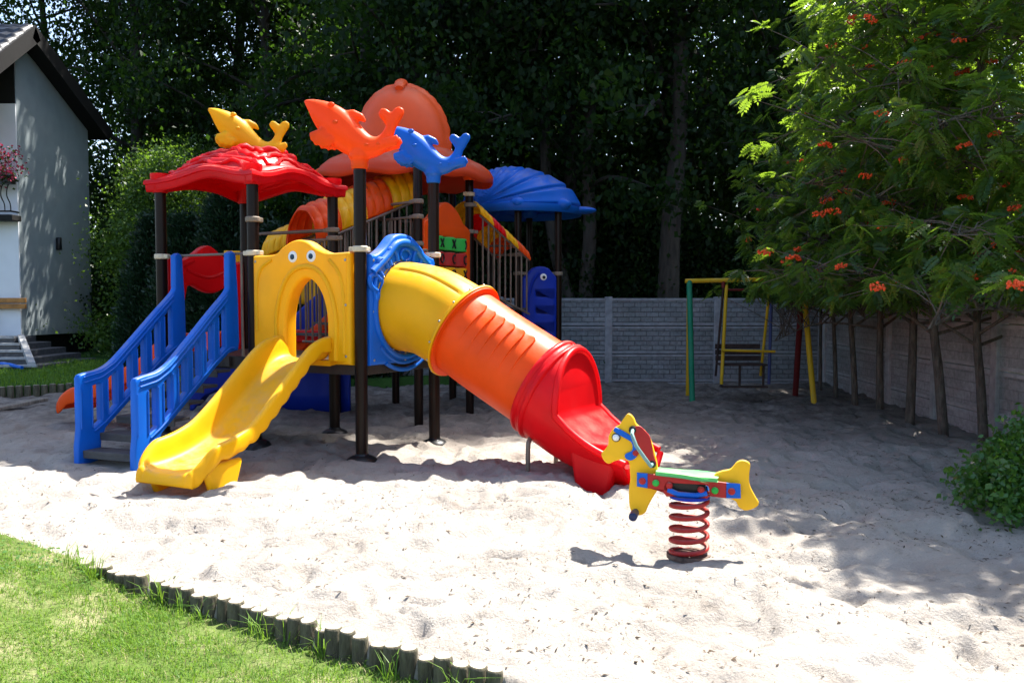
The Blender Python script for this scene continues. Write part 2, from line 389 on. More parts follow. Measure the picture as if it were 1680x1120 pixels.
gv = MB(); gv.add([(-900,-300,-.36),(900,-300,-.36),(900,1500,-.36),(-900,1500,-.36)], [(0,1,2,3)])
struct(gv.build('ground', M['soil']))
def lawn_h(x, y):
    d = bx(x, BORD)-y
    base = .014 - .098*np.clip((x+2.52)/.6, 0, 1)
    h = base + .03*vnoise(x*1.6, y*1.6, 11) + .02*vnoise(x*5, y*5, 12)
    return np.where(d < -.03, -.45, h)
struct(link('lawn', sheet('lawn', -7, 3, 420, np.linspace(1.2, 7, 300), lawn_h, M['turf'])))
def lawnb_h(x, y):
    d = y-bx(x, BACK)
    h = .13 + .12*np.clip(d/5, 0, 1) + .04*vnoise(x*.8, y*.8, 21)
    return np.where((d < .02) | (x > -1), -.5, h)
struct(link('lawn_back', sheet('lawn_back', -30, 0, 300, np.linspace(9, 34, 200), lawnb_h, M['turfback'])))
LB = lambda x, y: float(lawnb_h(x, y))
#==NEXT==
# ------------------------------------------------------------------ play set
O0 = V((-1.383, 7.88, 0)); U = V((.576, 1.029, 0)); Vv = V((-1.173, .657, 0)); Z = V((0,0,1))
W = lambda i, j, h=0.0: O0 + U*i + Vv*j + Z*h
un = U.normalized(); vn = Vv.normalized()
ps = empty('play_set', (-1.6, 9.6, 0), 'large colourful plastic play tower with slides, stairs and sea animal roofs on the sand', 'play set')
DH = .90      # deck height of the two front decks
def part(name, mb, mat=None, parent=ps, label=None, **k):
    o = mb.build(name, mat, parent, **k) if isinstance(mb, MB) else link(name, mb, parent, mat)
    if label: o['label'] = label
    return o
posts = {}
def post(key, x, y, top, cap=False, base=False, r=.0575):
    b = S(x, y)
    mb = MB().tube([(x, y, b-.25), (x, y, top)], r, 24)
    o = part('post', mb, M['post']); posts[key] = o
    if base:
        part('base_cover', MB().lathe((x, y, b-.03), [(.155, 0), (.152, .03), (.13, .062), (.095, .082), (.068, .09), (.06, .105)], 28), M['rubber'], o)
    return o
post('00', *W(0,0)[:2], 2.70, base=True); post('10', *W(1,0)[:2], 2.70, base=True)
post('01', *W(0,1)[:2], 2.70, base=True); post('11', *W(1,1)[:2], 2.70, base=True)
post('02', *W(0,2)[:2], 2.70, base=True); post('12', *W(1,2)[:2], 2.70)
CP = {'c0': (-1.12, 10.3), 'c1': (-.56, 11.4), 'c2': (-.87, 12.6), 'c3': (-1.68, 12.4), 'c4': (-2.33, 11.4)}
for k, (x, y) in CP.items(): post(k, x, y, 3.12, r=.055)
DP = {'d0': (.085, 12.2), 'd1': (.66, 12.35), 'd2': (-.32, 13.3), 'd3': (.27, 13.5)}
for k, (x, y) in DP.items(): post(k, x, y, 2.78, r=.052)
def clamp(key, xy, h, dirs, mat='clamp', r=.0575, ln=.06):
    """cuff round a post with a lug for each direction it holds"""
    mb = MB().lathe((xy[0], xy[1], h-.027), [(r+.006, 0), (r+.016, .006), (r+.016, .048), (r+.006, .054)], 20)
    for d in dirs:
        d = V(d).normalized(); q = V((xy[0], xy[1], h))
        s = d.cross(Z)
        mb.box(q+d*(r+ln/2), (ln, .05, .044), (d, s, Z))
    part('clamp', mb, M[mat], posts[key], bevel=.006)
P00, P10, P01, P11, P02, P12 = [W(i, j) for i, j in ((0,0),(1,0),(0,1),(1,1),(0,2),(1,2))]
clamp('00', P00, 1.93, [vn, un]); clamp('10', P10, 1.93, [-un]); clamp('01', P01, 1.93, [-vn, vn]); clamp('02', P02, 1.93, [-vn])
clamp('11', P11, 2.24, [vn], 'clampd'); clamp('11', P11, 2.15, [-vn], 'clampd'); clamp('01', P01, 2.26, [un], 'clampd'); pass
clamp('c0', CP['c0'], 2.64, [(-1,.6,0)], 'clampd', .055); clamp('c0', CP['c0'], 2.46, [(-1,.6,0)], 'clampd', .055); clamp('c0', CP['c0'], 2.14, [(-1,.6,0)], 'clampd', .055)
clamp('c1', CP['c1'], 2.86, [(-.6,-1,0)], 'clamp', .055); clamp('c1', CP['c1'], 2.72, [(1,.4,0)], 'clampd', .055); clamp('c1', CP['c1'], 2.37, [(1,.4,0)], 'clampd', .055)
clamp('d0', DP['d0'], 2.24, [(-1,-.6,0)], 'clampd', .052, .1); clamp('d0', DP['d0'], 2.11, [(-1,-.6,0)], 'clampd', .052, .1)
clamp('d0', DP['d0'], 1.85, [(1,.1,0)], 'clampd', .052); clamp('d1', DP['d1'], 1.85, [(-1,0,0)], 'clampd', .052, .1)

# decks
def deck(corners, h, th=.07, lip=.0):
    c = sum((V(q) for q in corners), V())/len(corners)
    cs = [V(q)+(V(q)-c).normalized()*lip for q in corners]
    n = len(cs); v = [q+Z*h for q in cs]+[q+Z*(h-th) for q in cs]
    f = [tuple(range(n)), tuple(range(2*n-1, n-1, -1))]+[(i, (i+1) % n, n+(i+1) % n, n+i) for i in range(n)]
    o = part('deck', MB().add(v, f), M['deck'], smooth=False, bevel=.008)
    # joists under the plate
    mb = MB()
    a, b, d, e = cs[0], cs[1], cs[-1], cs[2]
    for k in (.25, .5, .75):
        p, q = a.lerp(b, k), d.lerp(e, k); ax = (q-p).normalized()
        mb.box((p+q)/2+Z*(h-th-.03), ((q-p).length*.96, .04, .056), (ax, ax.cross(Z), Z))
    part('joist', mb, M['deck'], o, smooth=False)
deck([P00, P10, P11, P01], DH); deck([P01+vn*.004, P11+vn*.004, P12, P02], DH-.0)
c5 = [V((*CP[k], 0)) for k in ('c0', 'c1', 'c2', 'c3', 'c4')]; deck(c5, 1.62)
deck([V((*DP[k], 0)) for k in ('d0', 'd1', 'd3', 'd2')], 1.28)
# apron boards below the deck edge
for a, b in ((P00, P01), (P00, P10), (P01, P02)):
    ax = (b-a).normalized(); nrm = ax.cross(Z); mid = (a+b)/2
    if nrm.y > 0: nrm = -nrm
    part('edge_beam', MB().box(mid+Z*(DH-.06), ((b-a).length-.13, .035, .13), (ax, nrm, Z)), M['deck'], smooth=False, bevel=.005)

# guard rails of vertical bars
def guard(a, b, lo0, hi0, lo1, hi1, n, r=.012, mat='bar', ends=True):
    a, b = V(a), V(b); mb = MB()
    mb.tube([a+Z*hi0, b+Z*hi1], .017, 10); mb.tube([a+Z*lo0, b+Z*lo1], .015, 10)
    for k in range(n):
        q = (k+.5)/n; c = a.lerp(b, q)
        mb.tube([c+Z*(lo0+(lo1-lo0)*q), c+Z*(hi0+(hi1-hi0)*q)], r, 8)
    return part('guard_rail', mb, M[mat])
g0 = P10.lerp(P11, .06); g1 = P10.lerp(P11, .94)
guard(g0, g1, 1.0, 1.98, 1.0, 1.98, 11)
guard(P11.lerp(P12, .05), P11.lerp(P12, .34), 1.0, 2.14, 1.0, 2.14, 4)
part('hand_bar', MB().tube([P11+Z*2.24, P12+Z*2.24], .02, 10), M['bar'])
# ---- yellow arched panel with eyes
def panel_frame(a, b, off):
    ex = (b-a).normalized(); nrm = ex.cross(Z)
    if nrm.y > 0: nrm = -nrm
    return ex, nrm
ex = (P00-P01).normalized(); nrm = -un
w_ = (P00-P01).length
org = P01 + nrm*.0 + ex*.065 + Z*(DH-.03)
pw = w_-.13
outl = [(0,0),(pw,0),(pw,1.02)] + cr([(pw-.02,1.035),(pw*.80,1.03),(pw*.68,1.07),(pw*.56,1.15),(pw*.44,1.16),(pw*.32,1.10),(pw*.23,1.035),(.02,1.03)], 5) + [(0,1.02)]
hx = pw*.565; hw = .255
hole = [(hx-hw,.02)] + cr([(hx-hw,.28),(hx-hw*.97,.46),(hx-hw*.78,.63),(hx-hw*.42,.755),(hx,.80),(hx+hw*.42,.755),(hx+hw*.78,.63),(hx+hw*.97,.46),(hx+hw,.28)], 5) + [(hx+hw,.02)]
yp = part('arch_panel', plate_mesh('arch_panel', [outl, hole], .16, .035, M['yellow'], org, ex, Z))
yp['label'] = 'yellow arched panel with two round eyes'
# moulded relief of the panel
mb = MB(); fr = .078
def onp(a, b, c=fr): return org + ex*a + Z*b - ex.cross(Z)*(-c) if False else org + ex*a + Z*b + nrm*c
mb.tube([onp(*q) for q in cr([(hx-hw-.10,.04),(hx-hw-.115,.42),(hx-hw-.03,.72),(hx-.12,.89),(hx+.12,.89),(hx+hw+.03,.72),(hx+hw+.115,.42),(hx+hw+.10,.04)], 8)], .026, 8, ref=nrm)
mb.tube([onp(*q) for q in cr([(.06,.30),(.06,.72),(.12,.9),(.26,.98)], 6)], .018, 8)
mb.tube([onp(*q) for q in cr([(pw-.07,.10),(pw-.07,.62),(pw-.12,.84),(pw-.24,.97)], 6)], .018, 8)
part('relief', mb, M['yellow'], yp)
for exx in (hx-.155, hx+.075):
    e = part('eye', MB().lathe(onp(exx, 1.005, .072), [(.052,0),(.055,.008),(.05,.016),(.046,.018)], 24, nrm), M['white'], yp)
    part('pupil', MB().lathe(onp(exx+.004, 1.003, .090), [(.026,0),(.026,.004),(.02,.007)], 18, nrm), simple('navy_pupil', (.006,.03,.06), .3), yp)

mb = MB()
for a, b in ((.045,.10),(.045,.55),(pw-.045,.08),(pw-.045,.55),(pw-.045,.96),(.045,.97)): mb.lathe(onp(a, b, .078), [(.013,0),(.013,.005),(.008,.009)], 10, nrm)
part('bolt', mb, M['steel'], yp)
# ---- open yellow slide
SD = V((-.435, -.90, 0)).normalized(); SR = SD.cross(Z)      # right of travel, seen from the top
S0 = W(0, .455) + nrm*.05
def slide(name, start, dirv, path, hw, rim, mat, end_round=.26, skirt=.12, wave=.022, wl=.17, th=.018, lift=.04, flare=0.0):
    right = dirv.cross(Z)
    pts = cr(path, 14); rows = []
    ln = [0]
    for q in range(1, len(pts)): ln.append(ln[-1]+math.dist(pts[q], pts[q-1]))
    T = ln[-1]
    for (d, h), s in zip(pts, ln):
        rem = T-s; k = 1.0; hb = h; rm = rim[0]+(rim[1]-rim[0])*(s/T)
        wd = hw + flare*(s/T)
        if rem < end_round:
            q = 1-rem/end_round; k = math.sqrt(max(0, 1-q**2.6))*.22+.78; rm = rm*(1-.70*q**1.5)
        top = max(0, 1 - s/.35); wv = wave*abs(math.sin(PI*s/wl))
        W2 = wd*k
        half = [(-W2-.055, rm-skirt-wv), (-W2-.058, rm-.05), (-W2-.055, rm-.018), (-W2-.035, rm), (-W2-.012, rm-.006), (-W2+.004, rm-.035), (-W2*.97+.012, rm*.45), (-W2*.88, .045), (-W2*.72, .010), (-W2*.4, 0), (0, -.002)]
        prof = half + [(-a, b) for a, b in reversed(half[:-1])]
        i = ln.index(s); a = pts[max(0, i-1)]; b = pts[min(len(pts)-1, i+1)]
        tg = math.atan2(b[1]-a[1], b[0]-a[0]); upd, uph = -math.sin(tg), math.cos(tg)
        rows.append([start + dirv*(d+upd*bb) + right*aa + Z*(hb+uph*bb) for aa, bb in prof])
    last = rows[-1]; mid = last[len(last)//2]
    zl = min(p_.z for p_ in last[4:-4])-.07
    for fo, kk in ((.022, .10), (.036, .4), (.038, 1.0)):
        rows.append([V((p_.x, p_.y, p_.z+(min(p_.z, zl)-p_.z)*kk)) + dirv*fo for p_ in last])
    v, f = grid_mesh(rows)
    o = part(name, MB().add(v, f), mat, smooth=True, ang=75)
    so_ = o.modifiers.new('s', 'SOLIDIFY'); so_.thickness = th; so_.offset = 0
    sb = o.modifiers.new('sub', 'SUBSURF'); sb.levels = 1; sb.render_levels = 1
    return o
yslide = slide('open_slide', S0, SD, [(-.02,.905),(.10,.90),(.24,.845),(.45,.68),(.75,.44),(.98,.275),(1.16,.195),(1.38,.14),(1.68,.105)], .265, (.22,.21), M['yellow'], flare=.035, end_round=.22)
yslide['label'] = 'open yellow slide with raised wavy sides'
q0 = S0+SD*1.42
for sg in (1, -1): part('foot_block', MB().add([q0+SD*(a*k_)+SR*(sg*.305+b)+Z*z for a in (-.19,.19) for b in (-.03,.03) for z, k_ in ((-.1,.6),(.20,1.15))], [(0,1,3,2),(4,6,7,5),(0,4,5,1),(2,3,7,6),(0,2,6,4),(1,5,7,3)]), M['yellow'], yslide, bevel=.03)

# ---- blue stairs
TD = V((-.36, -.933, 0)).normalized(); TR = TD.cross(Z)
st = part('stairs', MB().box(W(0,1.5)+TD*.10+Z*(DH-.05), (.03,.74,.10), (TD, TR, Z)), M['deck'], label='black steps between two blue moulded handrails')
def rail_outline():
    top = cr([(.02,1.93),(.075,1.955),(.13,1.93)], 4)
    o = top + cr([(.135,1.62),(.16,1.55),(.40,1.355),(.70,1.105),(.95,.905),(1.10,.83),(1.28,.80),(1.345,.785)], 5) + [(1.365,.755),(1.355,.36),(1.385,.14),(1.385,-.12),(1.14,-.12),(1.115,.16),(1.06,.27)]
    o += [(.75,.50),(.35,.80),(.14,.94),(.0,.96),(-.02,1.05),(-.01,1.5)]
    return o
def hand(d): return np.interp(d, [.1,.16,.40,.70,.95,1.10,1.28,1.37], [1.60,1.55,1.355,1.105,.905,.83,.80,.785])
def strg(d): return np.interp(d, [.0,.14,.35,.75,1.06,1.2], [.96,.96,.83,.53,.30,.22])
slots = []
for d0, d1 in ((.185,.285),(.37,.47),(.555,.655),(.74,.84),(.925,1.025),(1.11,1.21)):
    b = .055; T_ = .135
    lo0, lo1 = strg(d0)+b+.01, strg(d1)+b+.01; hi0, hi1 = hand(d0)-T_, hand(d1)-T_
    slots.append([(d0,lo0+.01),(d0+.012,lo0),(d1-.012,lo1),(d1,lo1+.012),(d1,hi1-.012),(d1-.012,hi1),(d0+.012,hi0),(d0,hi0-.012)])
for j in (1.785, 1.205):
    o_ = W(0, j) - TD*.02
    h = part('handrail', plate_mesh('handrail', [rail_outline()]+slots, .07, .018, M['blue'], o_, TD, Z), None, st)
    mb = MB()
    for sd in (1, -1):
        off = TR*(sd*.036)
        for dz in (-.035, -.085):
            pts = [(d, float(hand(d))+dz) for d in np.linspace(.16, 1.31, 26)]
            mb.tube([o_+TD*d+Z*z+off for d, z in pts], .009, 8)
        mb.tube([o_+TD*d+Z*(float(strg(d))+.03)+off for d in np.linspace(.06, 1.2, 18)], .009, 8)
        for d0, d1 in ((.285,.37),(.47,.555),(.655,.74),(.84,.925),(1.025,1.11),(1.21,1.355)):
            for dd in (d0+.012, d1-.012):
                mb.tube([o_+TD*dd+Z*(float(strg(dd))+.07)+off, o_+TD*dd+Z*(float(hand(dd))-.14)+off], .008, 8)
    part('moulded_ribs', mb, M['blue'], st)
ns = 6
for k in range(ns):
    d = .18 + (1.16-.18)*(k/(ns-1)); z = DH - .14 - (DH-.14-.08)*(k/(ns-1))
    part('step', MB().box(W(0,1.495)+TD*d+Z*z, (.21,.70,.03), (TD, TR, Z)).box(W(0,1.495)+TD*(d+.095)+Z*(z-.03), (.015,.70,.05), (TD, TR, Z)), M['step'], st, smooth=False, bevel=.004)
part('hand_bar', MB().tube([P02+Z*1.93, P01+Z*1.93], .014, 10), M['bar'], st)
for j in (1.86, 1.12):
    part('hand_bar', MB().tube([W(0,j,1.93)-TD*.0, W(0,j,DH)], .014, 10), M['bar'], st)

# ---- red panel and red slide on the left face
exr = (P12-P02).normalized()
orr = P02 + exr*.075 + Z*DH; rw = (P12-P02).length-.15
outl = [(0,-.03),(.16,-.03),(.17,.50),(.22,.72)] + cr([(.30,.735),(.48,.66),(.62,.655),(.80,.74)], 5) + [(rw-.17,.72),(rw-.15,.50),(rw-.14,-.03),(rw,-.03),(rw,.98)] + cr([(rw-.02,1.02),(rw*.85,1.0),(rw*.7,1.07),(rw*.5,1.18),(rw*.3,1.07),(rw*.15,1.0),(.02,1.02)], 5) + [(0,.98)]
rp = part('arch_panel', plate_mesh('arch_panel', [outl], .12, .03, M['red'], orr, exr, Z), label='red arched panel with a humped top')
mb = MB(); nr_ = -vn
for qs in ([(.2,.90),(.5,.82),(.85,.93)], [(.1,.80),(.14,.92),(.3,1.0)]):
    mb.tube([orr+exr*a+Z*b+nr_*.058 for a, b in cr(qs, 8)], .018, 8)
part('relief', mb, M['red'], rp)
RSD = V((-.95, .31, 0)).normalized()
rs = slide('open_slide', (P02+P12)/2+vn*.03, RSD, [(-.02,.905),(.15,.90),(.32,.83),(.6,.62),(.9,.48),(1.15,.32),(1.45,.21),(1.75,.20),(2.0,.17)], .25, (.20,.17), M['red'], label=None) if False else slide('open_slide', (P02+P12)/2+vn*.03, RSD, [(-.02,.905),(.15,.90),(.32,.83),(.6,.62),(.9,.48),(1.2,.36),(1.5,.27),(1.86,.25)], .25, (.20,.20), M['orange'], skirt=.17)
rs['label'] = 'orange red slide behind the blue stairs'

# ---- blue panel with the tube slide
exb = (P10-P00).normalized(); nb = -vn                       # outward
if nb.dot(V((1,-.5,0))) < 0: nb = -nb
orb = P00 + exb*.06 + Z*(DH-.04); bw = (P10-P00).length-.12
hc = (bw*.50, .52); hr = .415
outl = [(0,0)] + [(bw,0)] + [(bw,.99)] + cr([(bw-.02,1.03),(bw*.86,1.06),(bw*.78,1.13),(bw*.64,1.22),(bw*.5,1.245),(bw*.36,1.22),(bw*.22,1.10),(bw*.10,1.03),(.02,1.03)], 5) + [(0,.99)]
bpn = part('tube_panel', plate_mesh('tube_panel', [outl, arcp(hc[0], hc[1], hr, 0, 359, 48)[:-1]], .13, .03, M['blue'], orb, exb, Z), label='blue moulded panel round the tube slide mouth')
onb = lambda a, b, c=.062: orb + exb*a + Z*b + nb*c
mb = MB()
mb.tube([onb(*q) for q in arcp(hc[0], hc[1], hr+.045, -200, 20, 40)], .03, 10)
mb.tube([onb(*q, .066) for q in cr([(.03,.86),(bw*.12,.93),(bw*.24,1.02),(bw*.36,1.13),(bw*.5,1.16),(bw*.64,1.13),(bw*.78,1.02),(bw*.88,.95),(bw-.03,.90)], 7)], .04, 10)
for k, ang in enumerate((152, 132, 112, 68, 48, 28)):
    q = [(hc[0]+(hr+rr)*math.cos(math.radians(ang+da)), hc[1]+(hr+rr)*math.sin(math.radians(ang+da))) for rr, da in ((.06,7),(.15,6),(.20,0),(.15,-6),(.06,-7))]
    mb.tube([onb(*p_, .07) for p_ in cr(q, 5)], .024, 8)
for k, a in enumerate((-62, -45)):
    mb.tube([onb(*q, .055) for q in arcp(hc[0], hc[1], hr+.10+.07*k, a-75, a+60, 20)], .022, 8)
mb.tube([onb(*q, .075) for q in arcp(hc[0], hc[1]+.52, .075, 0, 359, 20, .055)+[(hc[0]+.075, hc[1]+.52)]], .015, 8)
mb.tube([onb(*q, .07) for q in cr([(.07,.60),(.05,.72),(.09,.82),(.16,.80),(.14,.68),(.08,.60)], 5)], .02, 8)
part('relief', mb, M['blue'], bpn)
mb = MB()
for a, b in ((.05,.05),(.05,.5),(.05,.97),(bw-.05,.05),(bw-.05,.5),(bw-.05,.95),(bw*.5,.03)): mb.lathe(onb(a, b, .063), [(.013,0),(.013,.005),(.008,.009)], 10, nb)
part('bolt', mb, M['steel'], bpn)

# tube slide: axis lies in the vertical plane through its mouth
TE = V((.873, -.488, 0)).normalized(); TN = TE.cross(Z)       # TN points to the right-back? sign fixed below
if TN.y > 0: TN = -TN                                        # towards the camera
TS = orb + exb*hc[0]; TS.z = 0
axis = [(0.0,1.40),(.16,1.395),(.40,1.345),(.72,1.19),(1.05,.995),(1.56,.715),(1.80,.585),(2.02,.475),(2.30,.395),(2.56,.375)]
axp = cr(axis, 12)
acc = [0]
for a, b in zip(axp, axp[1:]): acc.append(acc[-1]+math.dist(a, b))
def axat(s):
    i = max(0, min(len(acc)-2, int(np.searchsorted(acc, s))-1)); q = (s-acc[i])/(acc[i+1]-acc[i])
    a, b = axp[i], axp[i+1]; p_ = (a[0]+(b[0]-a[0])*q, a[1]+(b[1]-a[1])*q)
    i0 = max(0, i-3); i1 = min(len(axp)-1, i+4)
    tg = math.atan2(axp[i1][1]-axp[i0][1], axp[i1][0]-axp[i0][0])
    return p_, tg
def ring(s, r, th0=0, th1=360, n=64, rfun=None):
    (d, h), tg = axat(s); out = []
    for k in range(n+1 if th1-th0 < 359.9 else n):
        a = math.radians(th0+(th1-th0)*k/n); rr = r if rfun is None else r+rfun(a, s)
        u_, v_ = rr*math.sin(a), rr*math.cos(a)              # u_ towards camera, v_ up in section
        out.append(TS + TE*(d - math.sin(tg)*v_) + Z*(h + math.cos(tg)*v_) + TN*u_)
    return out
def dist_d(d):  # arc length at horizontal distance d
    return float(np.interp(d, [q[0] for q in axp], acc))
R_ = .425
sA, sB, sC = dist_d(.03), dist_d(.745), dist_d(1.60)
ts = part('tube_slide', MB().add(*grid_mesh([ring(s, R_+.035*(1-abs(k-1.5)/1.5*.3) if k in (0,1,2,3) else R_) for k, s in enumerate((sA+.0, sA+.012, sA+.03, sA+.042))], True)), M['yellow'], label='covered yellow, orange and red tube slide')
def elbow_f(a, s):
    q = math.degrees(a) % 360; f = 0
    for c in (6, 34): f += -.010*math.exp(-((q-c)/1.6)**2)
    f += .010/(1+math.exp(-(q-7)/.9))*(1/(1+math.exp((q-33)/.9)))
    e = min(1, (s-sA)/.12)*min(1, (sB-s)/.1); return f*max(0, e)
el = part('elbow_section', MB().add(*grid_mesh([ring(s, R_+.004, n=150, rfun=elbow_f) for s in np.linspace(sA, sB, 36)], True)), M['yellow'], ts)
def scale_f(a, s):
    q = math.degrees(a) % 360
    if not 8 < q < 120: return 0
    c = 38.; x = (q-c)/14.
    front = (s-sB-.10)/.115
    if q < c: front = front + (1-math.sqrt(max(0, 1-min(1, x*x))))*.62
    k = math.floor(front); fr_ = front-k
    if not 0 <= k <= 5: return 0
    env = 1 if q < c+6 else max(0, 1-(q-c-6)/48.)
    if q < c-14: return 0
    return .020*env*(fr_**2.2)*min(1, (q-(c-14))/2.)
og = part('middle_section', MB().add(*grid_mesh([ring(s, R_-.008, n=200, rfun=scale_f) for s in np.linspace(sB+.0, sC, 150)], True)), M['orange'], ts, ang=28)
for oo in (el, og):
    mo = oo.modifiers.new('s', 'SOLIDIFY'); mo.thickness = .016; mo.offset = -1
fl = [(-.02, .0), (-.018, .052), (-.004, .060), (.010, .058), (.012, .0)]
part('flange', MB().add(*grid_mesh([ring(sB+a, R_+b) for a, b in fl], True)), M['yellow'], ts)
part('flange', MB().add(*grid_mesh([ring(sB+.014+a, R_-.004+b) for a, b in [(0,0),(0,.048),(.016,.050),(.02,.0)]], True)), M['orange'], ts)
# bolts round the mouth
mb = MB()
for s_, rr in ((sA+.045, R_+.02), (sB-.022, R_+.052)):
    for q in ring(s_, rr, n=14): mb.ball(q, .011, 8)
part('bolt', mb, M['steel'], ts)
# red exit: full ring that opens into a trough
sD = acc[-1]-.02; rows = []; nring = 72
for op in [0,0,0,2,5,9,14,19,25,31,37,43,49,55,61,67,73,79,84,88,92,95,98,101,103,105,107,109,111,113,115,117,119]:
    q = np.interp(op, [0,90,98,105,112,120], [.11,.36,.50,.66,.83,1.0]) if op > 92 else .11+.25*(1-math.cos(math.radians(op)))
    if len(rows) < 3: q = (0,.04,.08)[len(rows)]
    s = sC-.01+q*(sD-sC+.01)   # half opening measured from the top
    rr = R_+.02 + .03*np.interp(q, [0,.5,1], [0,.3,.7])
    rows.append(ring(s, rr, op, 360-op, nring))
ex_ = part('exit_section', MB().add(*grid_mesh(rows)), M['red'], ts, ang=80)
mo = ex_.modifiers.new('s', 'SOLIDIFY'); mo.thickness = .022; mo.offset = 0
# rolled rim along both sides, over the crown
sd1 = [r[0] for r in rows]; sd2 = [r[-1] for r in rows]
mb = MB(); mb.tube(list(reversed(sd1[3:]))+sd2[3:], .032, 12)
part('rolled_rim', mb, M['red'], ts)
mb = MB()
for s_, b in ((sC-.01, .030), (sC+.075, .042)):
    mb.add(*grid_mesh([ring(s_+a, R_+.012+c) for a, c in [(-.03,-.01),(-.024,b*.7),(-.008,b),(.012,b),(.026,b*.7),(.034,-.01)]], True))
part('flange', mb, M['red'], ts)
# front lip and foot of the exit
mb = MB(); lp = ring(sD, R_+.03, 122, 238, 30); mb.tube(lp, .028, 10)
part('exit_lip', mb, M['red'], ts)
for sd in (1, -1):
    c0 = TS + TE*2.22 + TN*(sd*.34); h0 = .30
    mb = MB(); mb.add([c0+TE*a+TN*b+Z*z for a in (-.17,.17) for b in (-.05,.05) for z in (-.12,h0)] if False else [c0+TE*(a*(1.25 if z > 0 else .85))+TN*b+Z*z for a in (-.17,.17) for b in (-.06,.06) for z in (-.14,h0)], [(0,1,3,2),(4,6,7,5),(0,4,5,1),(2,3,7,6),(0,2,6,4),(1,5,7,3)])
    part('foot_block', mb, M['red'], ts, bevel=.03)
# bent pipe support under the tube
(dd, hh), _ = axat(dist_d(1.60)); cs = TS + TE*1.58
pp = [cs+TN*.30+Z*-.15, cs+TN*.30+Z*.18, cs+TN*.27+Z*.26, cs+TN*.18+Z*.295, cs-TN*.12+Z*.295, cs-TN*.21+Z*.26, cs-TN*.24+Z*.18, cs-TN*.24+Z*-.15]
part('support_pipe', MB().tube([tuple(q) for q in cr(pp, 5)], .021, 12), M['bar'], ts)

# ---- roofs
def roof_red():
    c = W(.5, 1.5); hu, hv = U.length/2+.08, Vv.length/2+.08; n = 110; rows = []
    for i in range(n+1):
        s = -1+2*i/n; row = []
        for k in range(n+1):
            q = -1+2*k/n
            cor = (abs(s)*abs(q))**3                            # 1 at the corners
            edge = max(abs(s), abs(q))
            pin = 1-.10*(1-cor)*max(0, edge-.3)                 # sides bow in a little between the corner bosses
            x, y = s*hu*pin*(1+.03*cor), q*hv*pin*(1+.03*cor)
            dome = (1-abs(s)**2.6)**1.0*(1-abs(q)**2.6)**1.0
            arch = .085*(1-cor)*edge**4*(math.cos(s*PI*.5)**2 + math.cos(q*PI*.5)**2)
            h = 2.735 + .31*dome + arch
            a = math.atan2(q, s); r = math.hypot(s, q)
            star = math.cos(5*a+.6)
            h += .055*max(0, star)**1.5*math.exp(-((r-.40)/.28)**2) + .026*math.exp(-((r-.18)/.07)**2)
            wv = math.sin(edge*34+ .9*math.sin(a*5)); h += .016*wv*max(0,min(1,(edge-.5)/.1))*(1-cor) + .010*math.sin(26*s+3*math.sin(7*q))*math.sin(23*q+2)*(edge < .62)
            h += .045*math.exp(-((s-.66)**2+(q+.62)**2)/.012) + .05*math.exp(-((s+.1)**2+(q-.52)**2)/.03) + .04*math.exp(-((s-.45)**2+(q+.15)**2)/.02) + .05*math.exp(-((s-.62)**2+(q+.18)**2)/.018)
            row.append(c + un*x + vn*y + Z*h)
        rows.append(row)
    v, f = grid_mesh(rows)
    mb = MB().add(v, f)
    # stepped rim hanging from the edge
    loop = [(i, 0) for i in range(n)] + [(n, k) for k in range(n)] + [(i, n) for i in range(n, 0, -1)] + [(0, k) for k in range(n, 0, -1)]
    ring_ = [V(rows[i][k]) for i, k in loop]
    def off(p_, o, dz):
        d = p_-c; d.z = 0; d.normalize(); return p_ + d*o + Z*dz
    rr = [[off(p_, *q) for p_ in ring_] for q in ((0,0),(.022,-.012),(.026,-.05),(.004,-.056),(.0,-.10),(-.006,-.13))]
    v, f = grid_mesh(rr, True); mb.add(v, f)
    o = part('roof', mb, M['red'], label='red wavy roof with sea star relief', ang=50)
    mo = o.modifiers.new('s', 'SOLIDIFY'); mo.thickness = .02; mo.offset = -1
    def rp(s, q): i = min(n, max(0, round((s+1)/2*n))); k = min(n, max(0, round((q+1)/2*n))); return V(rows[i][k])
    mb = MB()
    for s0, r0 in ((-.86,.022),(-.70,.026),(-.52,.024)):
        mb.tube([rp(s0+.045*math.sin(q*9+s0*7), q)+Z*.006 for q in np.linspace(-.88-s0*0, .80, 46)], r0, 8)
    for q0, r0 in ((-.84,.022),(-.68,.026)):
        mb.tube([rp(s_, q0+.045*math.sin(s_*9+q0*5))+Z*.006 for s_ in np.linspace(-.45, .86, 40)], r0, 8)
    for k in range(5):
        a = 2*PI*k/5+.5; mb.tube([rp(-.12+.40*f*math.cos(a), -.28+.34*f*math.sin(a))+Z*.012 for f in (0,.25,.5,.75,1)], [.05,.048,.04,.028,.012], 10)
    for s_, q in ((.50,-.42),(.56,-.30),(.60,-.16),(.60,0),(.44,-.20)): mb.ball(rp(s_, q)+Z*.03, .075, 12, (1,1,.8))
    for s_, q, r0 in ((-.30,.50,.06),(-.12,.66,.05),(.05,.52,.06),(-.36,.72,.035),(-.6,.62,.03)): mb.ball(rp(s_, q)+Z*.01, r0, 12, (1.2,1,.7))
    part('relief', mb, M['red'], o)
    for q in (P01, P02, P11, P12):
        part('corner_boss', MB().lathe((q.x, q.y, 2.60), [(.074,0),(.08,.01),(.085,.10),(.10,.16),(.10,.2)], 20), M['red'], o)
    return o
rr_ = roof_red()
